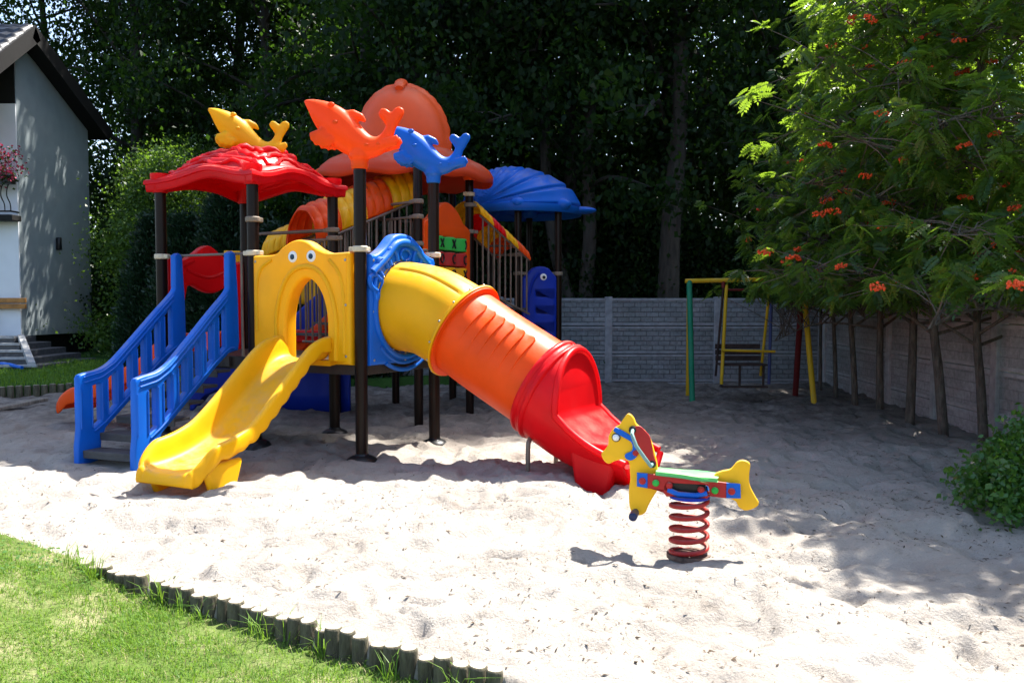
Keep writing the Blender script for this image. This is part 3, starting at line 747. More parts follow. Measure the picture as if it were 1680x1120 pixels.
def roof_orange():
    c = V((-1.44, 11.5, 0)); mb = MB(); rows = []
    # skirt: a many-armed star plate with drooping tips
    n = 120
    prof = [(.42,3.56),(.62,3.42),(.80,3.31),(.94,3.22),(1.02,3.14),(1.04,3.07),(1.02,3.0)]
    for k, (r, h) in enumerate(prof):
        row = []
        for i in range(n):
            a = 2*PI*i/n; lob = .5+.5*math.cos(5*a-.35); q = k/(len(prof)-1)
            rr = r*(1+.10*lob*q); hh = h + .05*(lob-.5)*(1-abs(2*q-1)) + .05*math.cos(10*a)*q*.4
            row.append(c + V((math.cos(a)*rr*1.06, math.sin(a)*rr*.98, hh)))
        rows.append(row)
    mb.add(*grid_mesh(rows, True))
    o = part('roof', mb, M['rooforange'], label='orange roof shaped like a sea animal with tall round hood', ang=50)
    mo = o.modifiers.new('s', 'SOLIDIFY'); mo.thickness = .02; mo.offset = -1
    # hood
    n = 64; m_ = 36; rows = []
    for i in range(m_+1):
        ph = (PI*.56)*i/m_; row = []
        for k in range(n):
            a = 2*PI*k/n
            x, y, z = math.sin(ph)*math.cos(a), math.sin(ph)*math.sin(a), math.cos(ph)
            g = 0
            band = abs(y+.02)                                # low crest over the top from side to side
            ang = math.atan2(z, x)
            g += .050*math.exp(-(band/.16)**6)*(1+.16*math.sin(24*ang))
            g -= .015*math.exp(-((band-.24)/.04)**2)
            z2 = math.copysign(abs(z)**.9, z)
            row.append(c + V((x*.61*(1+g), (y*.62)*(1+g)-.02, 3.44 + z2*.84*(1+g*.8))))
        rows.append(row)
    part('hood', MB().add(*grid_mesh(rows, True)), M['hoodorange'], o, ang=60)
    hpt = lambda x, y, z, k=1.0: c + V((x*.61*k, y*.62*k-.02, 3.44+math.copysign(abs(z)**.9, z)*.84*k))
    part('hood_rib', MB().tube([hpt(0, -math.sin(a), math.cos(a), 1.04) for a in np.linspace(-.25, .62, 12)], [.05]*10+[.048,.035], 12, True, [.075]*10+[.07,.05], V((0,-1,0))), M['hoodorange'], o)
    for sg in (1, -1):
        mb = MB()
        for k in range(7):
            a = .30+.19*k; mb.ball(hpt(sg*math.sin(a), .02, math.cos(a), 1.005), .072, 14, (1.15,1.5,.5), (V((math.cos(a),0,-sg*math.sin(a))), V((0,1,0)), V((sg*math.sin(a),0,math.cos(a)))))
        part('hood_crest', mb, M['hoodorange'], o)
    for k in CP:
        x, y = CP[k]; d = (V((x, y, 0))-c); q = V((x, y, 0))
        part('corner_boss', MB().lathe((x, y, 3.04), [(.07,0),(.085,.02),(.10,.12),(.06,.22)], 16), M['orange'], o)
        e = d.normalized()
        part('arm_tip', MB().tube([q+e*.0+Z*3.17, q+e*.10+Z*3.18, q+e*.22+Z*3.13, q+e*.27+Z*3.07], [.08,.075,.05,.02], 12), M['orange'], o)
roof_orange()
def roof_blue():
    c = V((.14, 12.85, 0)); n = 260; m_ = 90; rows = []
    piv = V((-.62, 0, .06))
    for i in range(m_+1):
        ph = (PI*.5)*i/m_; row = []
        for k in range(n):
            a = 2*PI*k/n
            x, y, z = math.sin(ph)*math.cos(a)*.86, math.sin(ph)*math.sin(a)*.80, math.cos(ph)*.60
            z *= (1-.20*(x/.86)) ; 
            dx = x-piv.x; an = math.atan2(z+.02, dx); dist = math.hypot(dx, z)
            g = 1 - .060*max(0, math.cos(an*26))**4*min(1, dist/.4) + .012*math.cos(an*26)
            row.append(c + V((x*g*1.02, y*g, 2.83+z*g)))
        rows.append(row)
    base = rows[-1]
    rows.append([c + (V(p_)-c)*1.0 + V(((p_.x-c.x)*.05, (p_.y-c.y)*.05, -.005)) for p_ in base])
    rows.append([V(p_) + V((0,0,-.11)) for p_ in rows[-1]])
    o = part('roof', MB().add(*grid_mesh(rows, True)), M['blue'], label='blue scallop shell roof', ang=50)
    mo = o.modifiers.new('s', 'SOLIDIFY'); mo.thickness = .02; mo.offset = -1
    for k in DP:
        x, y = DP[k]; e = (V((x, y, 0))-c); e.z = 0; e.normalize(); q = V((x, y, 2.80))
        part('corner_boss', MB().ball(q+e*.03+Z*.03, .15, 20, (1.25,.85,.62), (e, e.cross(Z), Z)), M['blue'], o)
    part('shell_lip', MB().ball(c+V((.86,-.12,2.79)), .22, 24, (1.1,.75,.26)), M['blue'], o)
roof_blue()

# ---- dolphins
def dolphin_mesh():
    mb = MB()
    st_ = [(-.505,.597,.012,.014),(-.485,.582,.030,.028),(-.435,.552,.064,.052),(-.36,.495,.112,.08),(-.27,.42,.150,.105),(-.18,.335,.165,.118),(-.09,.255,.152,.115),(.0,.195,.132,.102),(.09,.168,.108,.085),(.175,.18,.086,.066),(.238,.23,.066,.05),(.278,.305,.052,.038),(.303,.385,.044,.03)]
    fine = cr(st_, 3)
    pts = [V((q[0], 0, q[1])) for q in fine]
    mb.tube(pts, [q[3] for q in fine], 22, True, [q[2] for q in fine], V((0,1,0)))
    mb.tube([(.295,0,.37),(.335,0,.43),(.375,0,.485),(.392,0,.512)], [.03,.03,.026,.016], 12, True, [.062,.058,.052,.026], V((0,1,0)))
    mb.tube([(.305,0,.37),(.265,0,.43),(.215,0,.475),(.19,0,.492)], [.03,.03,.026,.016], 12, True, [.062,.056,.048,.024], V((0,1,0)))
    mb.tube([(-.13,0,.43),(-.05,0,.455),(.02,0,.435),(.06,0,.395)], [.05,.04,.028,.012], 12, True, [.07,.055,.035,.012], V((0,1,0)))
    for sd in (-1, 1):                                          # breast fins: scalloped fans
        for k, (dx, dz, r) in enumerate(((-.43,.255,.05),(-.40,.205,.05),(-.34,.18,.045),(-.28,.17,.04))):
            mb.tube([(-.22,sd*.05,.29),((dx-.22)/2,sd*.085,(dz+.29)/2),(dx,sd*.085,dz)], [.03,.035,.024], 10, True, [.07,.06,r*.8], V((0,1,0)))
        for dx, dz in ((.375,.235),(.36,.19)):
            mb.tube([(.18,sd*.03,.165),(.28,sd*.055,.19),(dx,sd*.055,dz)], [.03,.03,.02], 10, True, [.06,.05,.035], V((0,1,0)))
    mb.lathe((0,0,-.03), [(.074,0),(.078,.02),(.082,.085),(.10,.10),(.098,.16),(.085,.26)], 22)
    me = mb.mesh('dolphin', None)
    ob = bpy.data.objects.new('tmp', me); C.objects.link(ob)
    rm = ob.modifiers.new('r', 'REMESH'); rm.mode = 'VOXEL'; rm.voxel_size = .010; rm.use_smooth_shade = True
    sm = ob.modifiers.new('m', 'SMOOTH'); sm.factor = .5; sm.iterations = 7
    me2 = bpy.data.meshes.new_from_object(ob.evaluated_get(bpy.context.evaluated_depsgraph_get()))
    bpy.data.objects.remove(ob)
    me2.polygons.foreach_set('use_smooth', [True]*len(me2.polygons)); me2.materials.clear()
    return me2
dm = dolphin_mesh()
def dolphin(loc, yaw, s, mat, label):
    me = dm.copy(); me.materials.append(M[mat]); mt = Matrix.Translation(loc) @ Matrix.Rotation(yaw, 4, 'Z') @ Matrix.Scale(s, 4)
    me.transform(mt)
    o = part('dolphin_figure', me, None, label=label)
    for sd in (-1, 1):
        for (x, z, y, r) in ((-.235,.535,.085,.028),(-.19,.375,.113,.021),(.085,.175,.082,.017),(.185,.185,.062,.015)):
            mb = MB().ball((x, sd*y, z), r, 12, (1.25,.6,.9)); 
            e = part('eye' if r > .025 else 'moulded_spot', MB().add([mt @ V(q) for q in mb.v], mb.f), M[mat], o)
    return o
dolphin(W(0,0,2.68), math.radians(-6), 1.0, 'orange', 'orange dolphin on the front corner post')
dolphin(W(1,0,2.69), math.radians(-4), .92, 'blue', 'blue dolphin on a corner post')
dolphin(W(.5,1.5,2.93)+V((.10,-.10,0)), math.radians(22), .90, 'yellow', 'yellow dolphin on top of the red roof')

# ---- arched stair covers up to the high deck and down from it
def arch_run(p0, p1, h0, h1, R, cols, label, feet, turn=0, sag=1.0, thick=.02, nseg=None):
    p0, p1 = V((*p0, 0)), V((*p1, 0)); n = len(cols); ax0 = (p1-p0); root = None
    for k, cname in enumerate(cols):
        rows = []
        for i in range(31):
            q = (k + i/30)/n
            c = p0.lerp(p1, q); bend = math.sin(q*PI)*turn; side = ax0.normalized().cross(Z); c = c + side*bend
            h = h0+(h1-h0)*q
            loc = i/30; rr = R*(1+.06*math.sin(loc*PI)**.6 + .018*abs(math.sin(loc*PI*4))) + (.03 if i in (0,30) else 0)
            row = []
            for j in range(49):
                a = PI*j/48; r2 = rr + .045*abs(math.sin(loc*PI*3))**.7*abs(math.sin(a*4+.4))**.7*math.sin(a)**.5
                row.append(c + side*(r2*math.cos(a)) + Z*(h + sag*r2*math.sin(a)))
            rows.append(row)
        mb = MB().add(*grid_mesh(rows))
        # scalloped bosses along the crown
        o = part('arch_cover', mb, M[cname], root if root else ps, ang=50)
        if root is None: root = o; o['label'] = label
        mo = o.modifiers.new('s', 'SOLIDIFY'); mo.thickness = thick; mo.offset = 0
    return root
A0, A1 = (-2.50, 10.25), (-1.42, 11.15)
arch_run(A0, A1, 2.14, 2.74, .37, ['orange','yellow','orange','yellow'], 'orange and yellow arched cover over the upper stair', None, -.05)
sdA = (V((*A1,0))-V((*A0,0))).normalized(); sA_ = sdA.cross(Z)
for sg in (1, -1):
    a = V((*A0,0))+sA_*(.37*sg); b = V((*A1,0))+sA_*(.37*sg)
    guard(a, b, .98, 2.12, 1.62, 2.72, 13)
mb = MB()
for k in range(5):
    q = (k+.5)/5; c = V((*A0,0)).lerp(V((*A1,0)), q)
    mb.box(c+Z*(1.0+.62*q), (.24,.68,.03), (sdA, sA_, Z))
part('upper_steps', mb, M['step'], smooth=False)
B0, B1 = (-.62, 11.62), (.04, 12.12)
arch_run(B0, B1, 2.60, 2.02, .33, ['yellow','red','yellow','orange'], 'orange, yellow and red arched cover on the far side', None, 0, .55)
sdB = (V((*B1,0))-V((*B0,0))).normalized(); sB_ = sdB.cross(Z)
for sg in (1, -1):
    a = V((*B0,0))+sB_*(.33*sg); b = V((*B1,0))+sB_*(.33*sg)
    guard(a, b, 1.62, 2.58, 1.28, 2.02, 9)
mb = MB()
for k in range(3):
    q = (k+.5)/3; c = V((*B0,0)).lerp(V((*B1,0)), q); mb.box(c+Z*(1.62-.32*q), (.26,.62,.03), (sdB, sB_, Z))
part('far_steps', mb, M['step'], smooth=False)
c0, c1, c2_, c3, c4 = [V((*CP[k], 0)) for k in ('c0','c1','c2','c3','c4')]
guard(c4.lerp(c0, .05), c4.lerp(c0, .30), 1.7, 2.62, 1.7, 2.62, 4); guard(c0.lerp(c4, .05), c0.lerp(c4, .40), 1.7, 2.46, 1.7, 2.46, 6)
part('hand_bar', MB().tube([c0+Z*2.64, c0.lerp(c4, .42)+Z*2.64], .017, 10), M['bar'])
guard(c2_.lerp(c3, .06), c2_.lerp(c3, .94), 1.7, 2.6, 1.7, 2.6, 9); guard(c3.lerp(c4, .06), c3.lerp(c4, .94), 1.7, 2.6, 1.7, 2.6, 9)
d0, d1 = V((*DP['d0'],0)), V((*DP['d1'],0))
part('hand_bar', MB().tube([d0+Z*2.24, V((*B0,0)).lerp(V((*B1,0)), .72)-sB_*.33+Z*2.24], .016, 10).tube([d0+Z*2.11, V((*B0,0)).lerp(V((*B1,0)), .8)-sB_*.33+Z*2.11], .016, 10), M['bar'])

# ---- noughts and crosses panel
ext = (c1-c0).normalized(); nt_ = ext.cross(Z)
if nt_.y > 0: nt_ = -nt_
tw = (c1-c0).length-.12; ot = c0+ext*.06+Z*1.56
outl = [(0,0),(tw,0),(tw,.80)] + cr([(tw-.03,.84),(tw*.84,.90),(tw*.72,1.03),(tw*.55,1.12),(tw*.42,1.12),(tw*.28,1.04),(tw*.15,.92),(.03,.86)], 5) + [(0,.82)]
win = [(.14,.14),(tw-.14,.14),(tw-.14,.70),(.14,.70)]
tp = part('game_panel', plate_mesh('game_panel', [outl, win], .10, .02, M['orange'], ot, ext, Z), label='orange panel with turning noughts and crosses blocks')
wd = (tw-.28)/3
for row, (zc, cm) in enumerate(((.61, 'green'), (.42, 'darkred'), (.235, 'yellow'))):
    for col in range(3):
        c = ot + ext*(.14+wd*(col+.5)) + Z*zc
        bk = part('turning_block', MB().lathe(c-Z*.083, [(wd*.44,0),(wd*.47,.008),(wd*.47,.158),(wd*.44,.166)], 20), M[cm], tp)
        mb = MB(); fc = c + nt_*(wd*.475)
        k = 'XX)' if row == 0 else ('OCC' if row == 1 else 'XOX'); k = k[col]
        if k == 'X':
            for sg in (1, -1): mb.tube([fc-ext*.035*sg-Z*.05, fc+nt_*.004, fc+ext*.035*sg+Z*.05], .011, 6)
        elif k == ')': mb.tube([fc+ext*a+Z*b for a, b in arcp(-.02, 0, .045, -65, 65, 10, .055)], .011, 6)
        elif k == 'C': mb.tube([fc+ext*a+Z*b for a, b in arcp(.01, 0, .04, 60, 300, 14, .05)], .011, 6)
        else: mb.tube([fc+ext*a+Z*b for a, b in arcp(0, 0, .036, 0, 360, 18, .05)], .011, 6)
        part('mark', mb, M['black'], tp)

# ---- blue climbing panel with a whale eye on the far tower
cw = (d1-d0).length-.09; exd = (d1-d0).normalized(); nd = exd.cross(Z)
if nd.y > 0: nd = -nd
oc = d0+exd*.045+nd*.02
outl = [(0,.02),(cw,.02),(cw,1.80)] + cr([(cw*.88,1.86),(cw*.74,1.93),(cw*.5,1.95),(cw*.30,1.92),(cw*.14,1.84)], 5) + [(.0,1.78)]
gr = []
for k in range(6):
    z = .36+.235*k; gr.append([(cw*.40,z),(cw*.44,z-.012),(cw*.84,z-.012),(cw*.88,z),(cw*.88,z+.07),(cw*.40,z+.06)])
cp_ = part('climbing_panel', plate_mesh('climbing_panel', [outl]+gr, .14, .035, M['deepblue'], oc, exd, Z), label='deep blue climbing panel with foot holes and a fish eye')
part('backing', MB().box(oc+exd*cw*.62-nd*.085+Z*.95, (cw*.6,.02,1.6), (exd, nd, Z)), M['deepblue'], cp_, smooth=False)
mb = MB().tube([oc+exd*a+Z*b+nd*.06 for a, b in cr([(.06,.1),(.05,.8),(.07,1.4),(.14,1.72),(.24,1.86)], 6)], .03, 8); part('relief', mb, M['deepblue'], cp_)
e = part('eye', MB().lathe(oc+exd*cw*.60+Z*1.80+nd*.068, [(.045,0),(.048,.008),(.04,.014)], 20, nd), M['white'], cp_)
part('pupil', MB().lathe(oc+exd*cw*.61+Z*1.795+nd*.083, [(.024,0),(.022,.005)], 16, nd), M['black'], cp_)
# low blue slide leaving the far tower to the right, mostly hidden
fs = slide('open_slide', (V((*DP['d1'],0))+V((*DP['d3'],0)))/2-V((.1,0,0)), V((.12,.98,0)).normalized(), [(0,1.28),(.12,1.27),(.3,1.15),(.7,.75),(1.1,.4),(1.4,.22),(1.8,.18)], .22, (.2,.2), M['deepblue'])
# ---- yellow slide house and dark blue chute behind the two front decks
hood0 = arch_run((-3.35,12.3), (-2.75,12.15), 2.05, 2.28, .40, ['yellow','yellow'], 'yellow arched hood behind the front decks', None, 0, .85)
mb = MB()
for k in range(14):
    pass
wall_pts = cr([(-2.35,11.55),(-2.6,11.9),(-3.0,12.02),(-3.5,11.95),(-3.9,11.7)], 8)
rows = [[V((x, y, z)) for x, y in wall_pts] for z in (1.42, 1.5, 1.8, 2.1, 2.14)]
o = part('side_wall', MB().add(*grid_mesh(rows)), M['yellow'], hood0); mo = o.modifiers.new('s','SOLIDIFY'); mo.thickness = .05
ch = slide('open_slide', V((-2.3,11.9,0)), V((-.80,-.16,0)).normalized(), [(0,1.40),(.2,1.3),(.6,.92),(1.0,.58),(1.3,.40),(1.7,.30),(2.0,.26)], .34, (.30,.30), M['deepblue'], skirt=.34)
ch['label'] = 'dark blue chute under the decks'
o = part('lower_chute', MB().add(*grid_mesh([[V((x, y, z)) for x, y in cr([(-2.15,11.45),(-2.5,11.55),(-2.9,11.6),(-3.3,11.75),(-3.5,12.0)], 8)] for z in (-.05,.2,.5,.62)])), M['deepblue']); mo = o.modifiers.new('s','SOLIDIFY'); mo.thickness = .04
slide('open_slide', V((-1.9,10.75,0)), V((-.93,.25,0)).normalized(), [(0,1.25),(.15,1.22),(.45,.98),(.8,.72),(1.1,.62)], .22, (.16,.16), M['orange'])
part('red_platform', MB().box((-2.45,10.7,1.03), (.9,.5,.14)), M['red'], bevel=.02)
#==NEXT==
# ------------------------------------------------------------------ spring rocker horse
HB = PX(1130, 903, 5.02); HB.z = S(HB.x, HB.y)
hx_ = V((.965, -.26, 0)).normalized()       # from head to tail
hn = V((-.26, -.965, 0)).normalized()       # towards the camera
rk = empty('spring_rocker', (HB.x, HB.y, HB.z), 'yellow horse spring rocker with green seat on a red coil spring in the sand', 'spring rocker')
SCL = 1/279.
def hp(px, py, c=0.0):   # outline read in the plane of the horse
    a = (px-1130)*SCL/.965; return (a, (905-py)*SCL)
def HW(a, b, c=0.0): return V((HB.x, HB.y, 0)) + hx_*a + Z*b + hn*c
def hplate(name, pts, th, c, mat, n=4, bevel=.007, holes=(), parent=rk, label=None):
    q = cr([hp(*p_) for p_ in pts], n, True)
    me = plate_mesh(name, [q]+list(holes), th, bevel, M[mat], HW(0,0,c), hx_, Z)
    o = part(name, me, None, parent, label); return o
# ex × ey = hx × Z ; its direction is towards the camera
front = hplate('head_plate', [(1033,686),(1041,692),(1046,703),(1058,712),(1068,726),(1074,745),(1080,772),(1079,790),(1082,806),(1073,824),(1066,838),(1061,850),(1052,855),(1043,853),(1037,845),(1035,830),(1035,810),(1037,795),(1036,780),(1034,766),(1024,763),(1012,766),(1002,771),(994,766),(990,755),(996,747),(1001,738),(1002,724),(1009,712),(1019,705),(1025,695)], .034, 0, 'yellow_flat', label='yellow horse head, neck and front leg board')
hplate('tail_plate', [(1168,782),(1180,774),(1193,770),(1203,758),(1213,755),(1222,761),(1221,778),(1222,795),(1230,812),(1236,824),(1228,832),(1216,836),(1206,831),(1201,822),(1190,817),(1178,812),(1168,806)], .034, 0, 'yellow_flat', label='yellow horse tail board')
hplate('mane', [(1044,707),(1052,705),(1060,712),(1068,722),(1072,738),(1074,752),(1079,768),(1070,769),(1062,757),(1054,744),(1046,728),(1041,716)], .014, .026, 'darkred', 4, .004)
bri = hplate('bridle', [(1011,712),(1014,709),(1032,718),(1046,730),(1050,746),(1047,757),(1038,763),(1030,760),(1029,753),(1038,748),(1041,742),(1038,732),(1024,724),(1011,716)], .012, .025, 'blue', 3, .003)
for sd in (1, -1):
    c = .052*sd
    slot = [hp(*q) for q in ((1093,801),(1095,796),(1100,795),(1155,795),(1160,797),(1162,802),(1162,812),(1158,816),(1096,816),(1092,811))]
    sb = part('side_bar', plate_mesh('side_bar', [[hp(1051,781),hp(1203,790),hp(1203,815),hp(1051,806)] if False else [hp(1066,782),hp(1187,790),hp(1187,815),hp(1066,806)], slot], .022, .004, M['darkred'], HW(0,0,c), hx_, Z), None, rk)
    for q in ([(1049,781),(1066,782),(1066,806),(1049,804)], [(1187,790),(1208,791),(1209,814),(1187,815)]):
        part('end_block', plate_mesh('end_block', [[hp(*p_) for p_ in q]], .022, .005, M['blue'], HW(0,0,c), hx_, Z), None, sb)
    for x, y, mm in ((1058,794,'darkred'),(1079,796,'green'),(1100,799,'darkred'),(1149,803,'darkred'),(1170,803,'green'),(1195,803,'darkred')):
        a, b = hp(x, y); part('bolt_cap', MB().lathe(HW(a, b, c+.010*sd), [(.020,0),(.021,.008),(.016,.017),(.008,.021)], 16, hn*sd), M[mm], sb)
    a0, b0 = hp(1098, 806); a1, b1 = hp(1158, 808)
    part('foot_rope', MB().tube([HW(a0,b0,c+.012*sd), HW(a0*.5+a1*.5-.05,b0-.022,c+.02*sd), HW(a0*.5+a1*.5+.05,b0-.024,c+.02*sd), HW(a1,b1,c+.012*sd)], .016, 10), M['blue'], sb)
# seat
q = [(-.205,-.065),(-.21,-.055),(-.215,.055),(-.205,.065),(-.06,.075),(0,.095),(.05,.095),(.115,.085),(.13,.07),(.135,-.07),(.115,-.085),(.05,-.095),(0,-.095),(-.06,-.075)]
a0, b0 = hp(1080, 781); a1, b1 = hp(1172, 786)
exs = (HW(a1,b1)-HW(a0,b0)).normalized()
part('seat', plate_mesh('seat', [cr([(a+.04, b) for a, b in q], 4, True)], .022, .006, M['seatgreen'], (HW(a0,b0)+HW(a1,b1))/2+Z*.002-exs*.0, exs, -hn), None, rk)
# spacer box between the bars, mounting plate
a, b = hp(1128, 806)
part('carrier', MB().box(HW(a, b+.01), (.20,.08,.06), (hx_, hn, Z)), M['black'], rk, bevel=.004)
part('mounting_plate', MB().lathe(HW(0, .300), [(.115,0),(.118,.004),(.118,.012),(.115,.016)], 28), M['deepblue'], rk)
# coil
pts = []; turns = 5.9; n = 210
for k in range(n+1):
    q = k/n; z = -.10+.405*q; a = 2*PI*turns*q+2.2; r = .105
    pts.append(V((HB.x+r*math.cos(a), HB.y+r*math.sin(a), HB.z*0+z+.0)))
part('coil_spring', MB().tube(pts, .0145, 12), M['spring'], rk)
part('anchor_plate', MB().lathe((HB.x, HB.y, HB.z-.03), [(.13,0),(.13,.025),(.06,.032)], 24), simple('rusty_anchor', (.12,.075,.055), .7, .5, 30), rk)
# eye, handle, foot peg
a, b = hp(1014, 726)
ey = part('eye', MB().lathe(HW(a, b, .017), [(.020,0),(.021,.01),(.015,.02),(.006,.024)], 16, hn), M['white'], rk); part('eye_ring', MB().lathe(HW(a, b, .016), [(.026,0),(.026,.006),(.022,.008)], 18, hn), M['black'], ey)
a0, b0 = hp(1041, 712); a1, b1 = hp(1072, 767)
hd = part('handle', MB().tube([HW(a0,b0,.03), HW(a0+.004,b0-.015,.10), HW(a0*.6+a1*.4-.015,b0*.6+b1*.4,.12), HW(a0*.25+a1*.75-.005,b0*.25+b1*.75,.12), HW(a1,b1,.10), HW(a1,b1,.03)], .011, 12), M['cable'], rk)
for a, b in ((a0, b0), (a1, b1)): part('washer', MB().lathe(HW(a, b, .018), [(.024,0),(.024,.012),(.016,.02)], 16, hn), M['black'], hd)
a, b = hp(1046, 750); part('bolt_cap', MB().lathe(HW(a, b, .03), [(.018,0),(.018,.006),(.01,.015)], 16, hn), M['darkred'], bri)
a, b = hp(1046, 849)
part('foot_peg', MB().lathe(HW(a, b, -.15), [(.022,0),(.022,.10),(.019,.105),(.019,.20),(.025,.205),(.025,.30),(.014,.308)], 16, hn), simple('navy_peg', (.012,.02,.07), .4), rk)

# ------------------------------------------------------------------ concrete panel fence
def panelmat(name, col, bump, bw, bh, dark):
    m, t, out = nt(name); tc = N(t, 'ShaderNodeTexCoord')
    br = N(t, 'ShaderNodeTexBrick'); br.inputs['Scale'].default_value = 1.0; br.inputs['Brick Width'].default_value = bw; br.inputs['Row Height'].default_value = bh
    br.inputs['Mortar Size'].default_value = .008; br.inputs['Mortar Smooth'].default_value = .5; br.inputs['Color1'].default_value = (1,1,1,1); br.inputs['Color2'].default_value = (.78,.78,.78,1); br.inputs['Mortar'].default_value = (dark,dark,dark,1)
    nz = N(t, 'ShaderNodeTexNoise', Scale=7.0, Detail=6.0)
    ad = N(t, 'ShaderNodeMixRGB', blend_type='ADD'); ad.inputs[0].default_value = .02
    L(t, tc.outputs['UV'], nz.inputs['Vector']); L(t, tc.outputs['UV'], ad.inputs[1]); L(t, nz.outputs['Color'], ad.inputs[2]); L(t, ad.outputs[0], br.inputs['Vector'])
    n = N(t, 'ShaderNodeTexNoise', Scale=16.0, Detail=8.0, Roughness=.7); L(t, tc.outputs['UV'], n.inputs['Vector'])
    n3 = N(t, 'ShaderNodeTexNoise', Scale=1.3, Detail=4.0); L(t, tc.outputs['UV'], n3.inputs['Vector'])
    r = ramp(t, [(.25, tuple(c*.55 for c in col)), (.7, tuple(c*1.2 for c in col))]); L(t, n.outputs['Fac'], r.inputs['Fac'])
    r3 = ramp(t, [(.3, (.65,.66,.64)), (.65, (1,1,1))]); L(t, n3.outputs['Fac'], r3.inputs['Fac'])
    mx = N(t, 'ShaderNodeMixRGB', blend_type='MULTIPLY'); mx.inputs[0].default_value = .9; L(t, r.outputs[0], mx.inputs[1]); L(t, br.outputs['Color'], mx.inputs[2])
    m3 = N(t, 'ShaderNodeMixRGB', blend_type='MULTIPLY'); m3.inputs[0].default_value = 1; L(t, mx.outputs[0], m3.inputs[1]); L(t, r3.outputs[0], m3.inputs[2])
    p = N(t, 'ShaderNodeBsdfPrincipled', Roughness=.9); L(t, m3.outputs[0], p.inputs['Base Color'])
    s1 = N(t, 'ShaderNodeMath', operation='MULTIPLY'); s1.inputs[1].default_value = .5; L(t, n.outputs['Fac'], s1.inputs[0])
    s2 = N(t, 'ShaderNodeMath', operation='ADD'); L(t, br.outputs['Color'], s2.inputs[0]); L(t, s1.outputs[0], s2.inputs[1])
    b = N(t, 'ShaderNodeBump', Strength=bump, Distance=.03); L(t, s2.outputs[0], b.inputs['Height']); L(t, b.outputs[0], p.inputs['Normal'])
    L(t, p.outputs[0], out.inputs[0]); return m
M['concrete'] = panelmat('split_face_concrete', (.33,.35,.37), .9, .21, .085, .42)
M['concrete2'] = panelmat('smooth_block_concrete', (.44,.425,.415), .5, .42, .11, .66)
M['cpost'] = simple('concrete_post', (.30,.31,.33), .9, .2, 10, 0, .4, 60)
M['cpost2'] = simple('concrete_post_warm', (.38,.37,.365), .9, .2, 10, 0, .4, 60)
def uvbox(me, ax):
    uv = me.uv_layers.new(name='UVMap')
    for l in me.loops:
        c = me.vertices[l.vertex_index].co; uv.data[l.index].uv = (c.dot(ax), c.z)
def fence(name, pts, top, step, pm, cm, label, hgt=.5):
    e = empty(name, (*pts[0], 0), label, 'fence')
    for a, b in zip(pts, pts[1:]):
        a, b = V((*a, 0)), V((*b, 0)); ax = (b-a).normalized(); nr = ax.cross(Z); mid = (a+b)/2; ln_ = (b-a).length-.1
        z1 = top
        while z1 > -.2:
            z0 = z1-hgt
            mb = MB().box(mid+Z*((z0+z1)/2), (ln_+.05, .045, hgt-.008), (ax, nr, Z))
            me = mb.mesh('panel', M[pm], False); uvbox(me, ax); o = part('panel', me, None, e)
            bv = o.modifiers.new('b', 'BEVEL'); bv.width = .008; bv.segments = 1
            fm = MB()
            for z in (z1-.03, z0+.03): fm.box(mid+Z*z, (ln_+.03, .066, .042), (ax, nr, Z))
            part('panel_border', fm, M[cm], e, smooth=False, bevel=.004)
            z1 = z0
    for q in pts:
        ax = (V((*pts[1],0))-V((*pts[0],0))).normalized()
        part('fence_post', MB().box((q[0], q[1], top/2-.15), (.13,.13,top+.34), (ax, ax.cross(Z), Z)), M[cm], e, smooth=False, bevel=.012)
    return e
fence('concrete_fence', [(-8.0+1.945*k, 15.40) for k in range(3, 7)]+[(5.55, 15.46)], 1.52, 0, 'concrete', 'cpost', 'grey split face concrete panel fence at the back behind the swing')
rp_ = [(5.60-.099*k*1.6/1.6-.0, 15.30-1.53*k) for k in range(8)]
fence('concrete_fence', rp_, 1.72, 0, 'concrete2', 'cpost2', 'warm grey concrete panel fence on the right behind the rowan trunks')

# ------------------------------------------------------------------ swing
sw = empty('bench_swing', (3.45, 13.0, 0), 'metal frame swing with coloured poles and a dark wooden bench', 'swing')
def pole(a, b, r, mat, nm='pole', parent=sw): return part(nm, MB().tube([a, b], r, 14), M[mat], parent)
tl, tr_ = V((2.66, 12.95, 1.76)), V((4.36, 12.95, 1.80))
part('top_beam', MB().tube([tl-V((.06,0,0)), tr_+V((.10,0,0))], .034, 14), M['swingyellow'], sw)
pole((2.62, 12.45, -.1), tl, .042, 'swinggreen', 'leg'); pole((2.78, 13.55, -.1), tl, .036, 'swingyellow', 'leg')
pole((4.41, 12.5, -.1), tr_, .042, 'swingyellow', 'leg'); pole((4.47, 13.55, -.1), tr_, .046, 'swingred', 'leg')
yb = 12.95
pole((3.22, yb, 1.70), (3.13, yb-.12, .22), .026, 'swingyellow', 'hanger'); pole((3.90, yb, 1.70), (3.84, yb-.12, .22), .024, 'swingblue', 'hanger')
pole((3.20, yb+.1, 1.68), (3.17, yb+.42, .3), .018, 'darkwood', 'hanger'); pole((3.90, yb+.1, 1.68), (3.87, yb+.42, .3), .022, 'swingyellow', 'hanger')
pole((3.20, yb+.03, 1.63), (3.92, yb+.03, 1.63), .018, 'swingred', 'cross_bar')
pole((3.12, yb-.14, .73), (3.92, yb-.14, .71), .020, 'swingyellow', 'front_bar')
for x in (3.17, 3.88): part('bearing', MB().tube([(x, yb, 1.79), (x, yb, 1.66)], .03, 10), M['swingred'], sw)
for k in range(4): part('seat_slat', MB().box((3.50, yb+.0+.085*k, .50), (.70,.07,.028)), M['darkwood'], sw, smooth=False, bevel=.005)
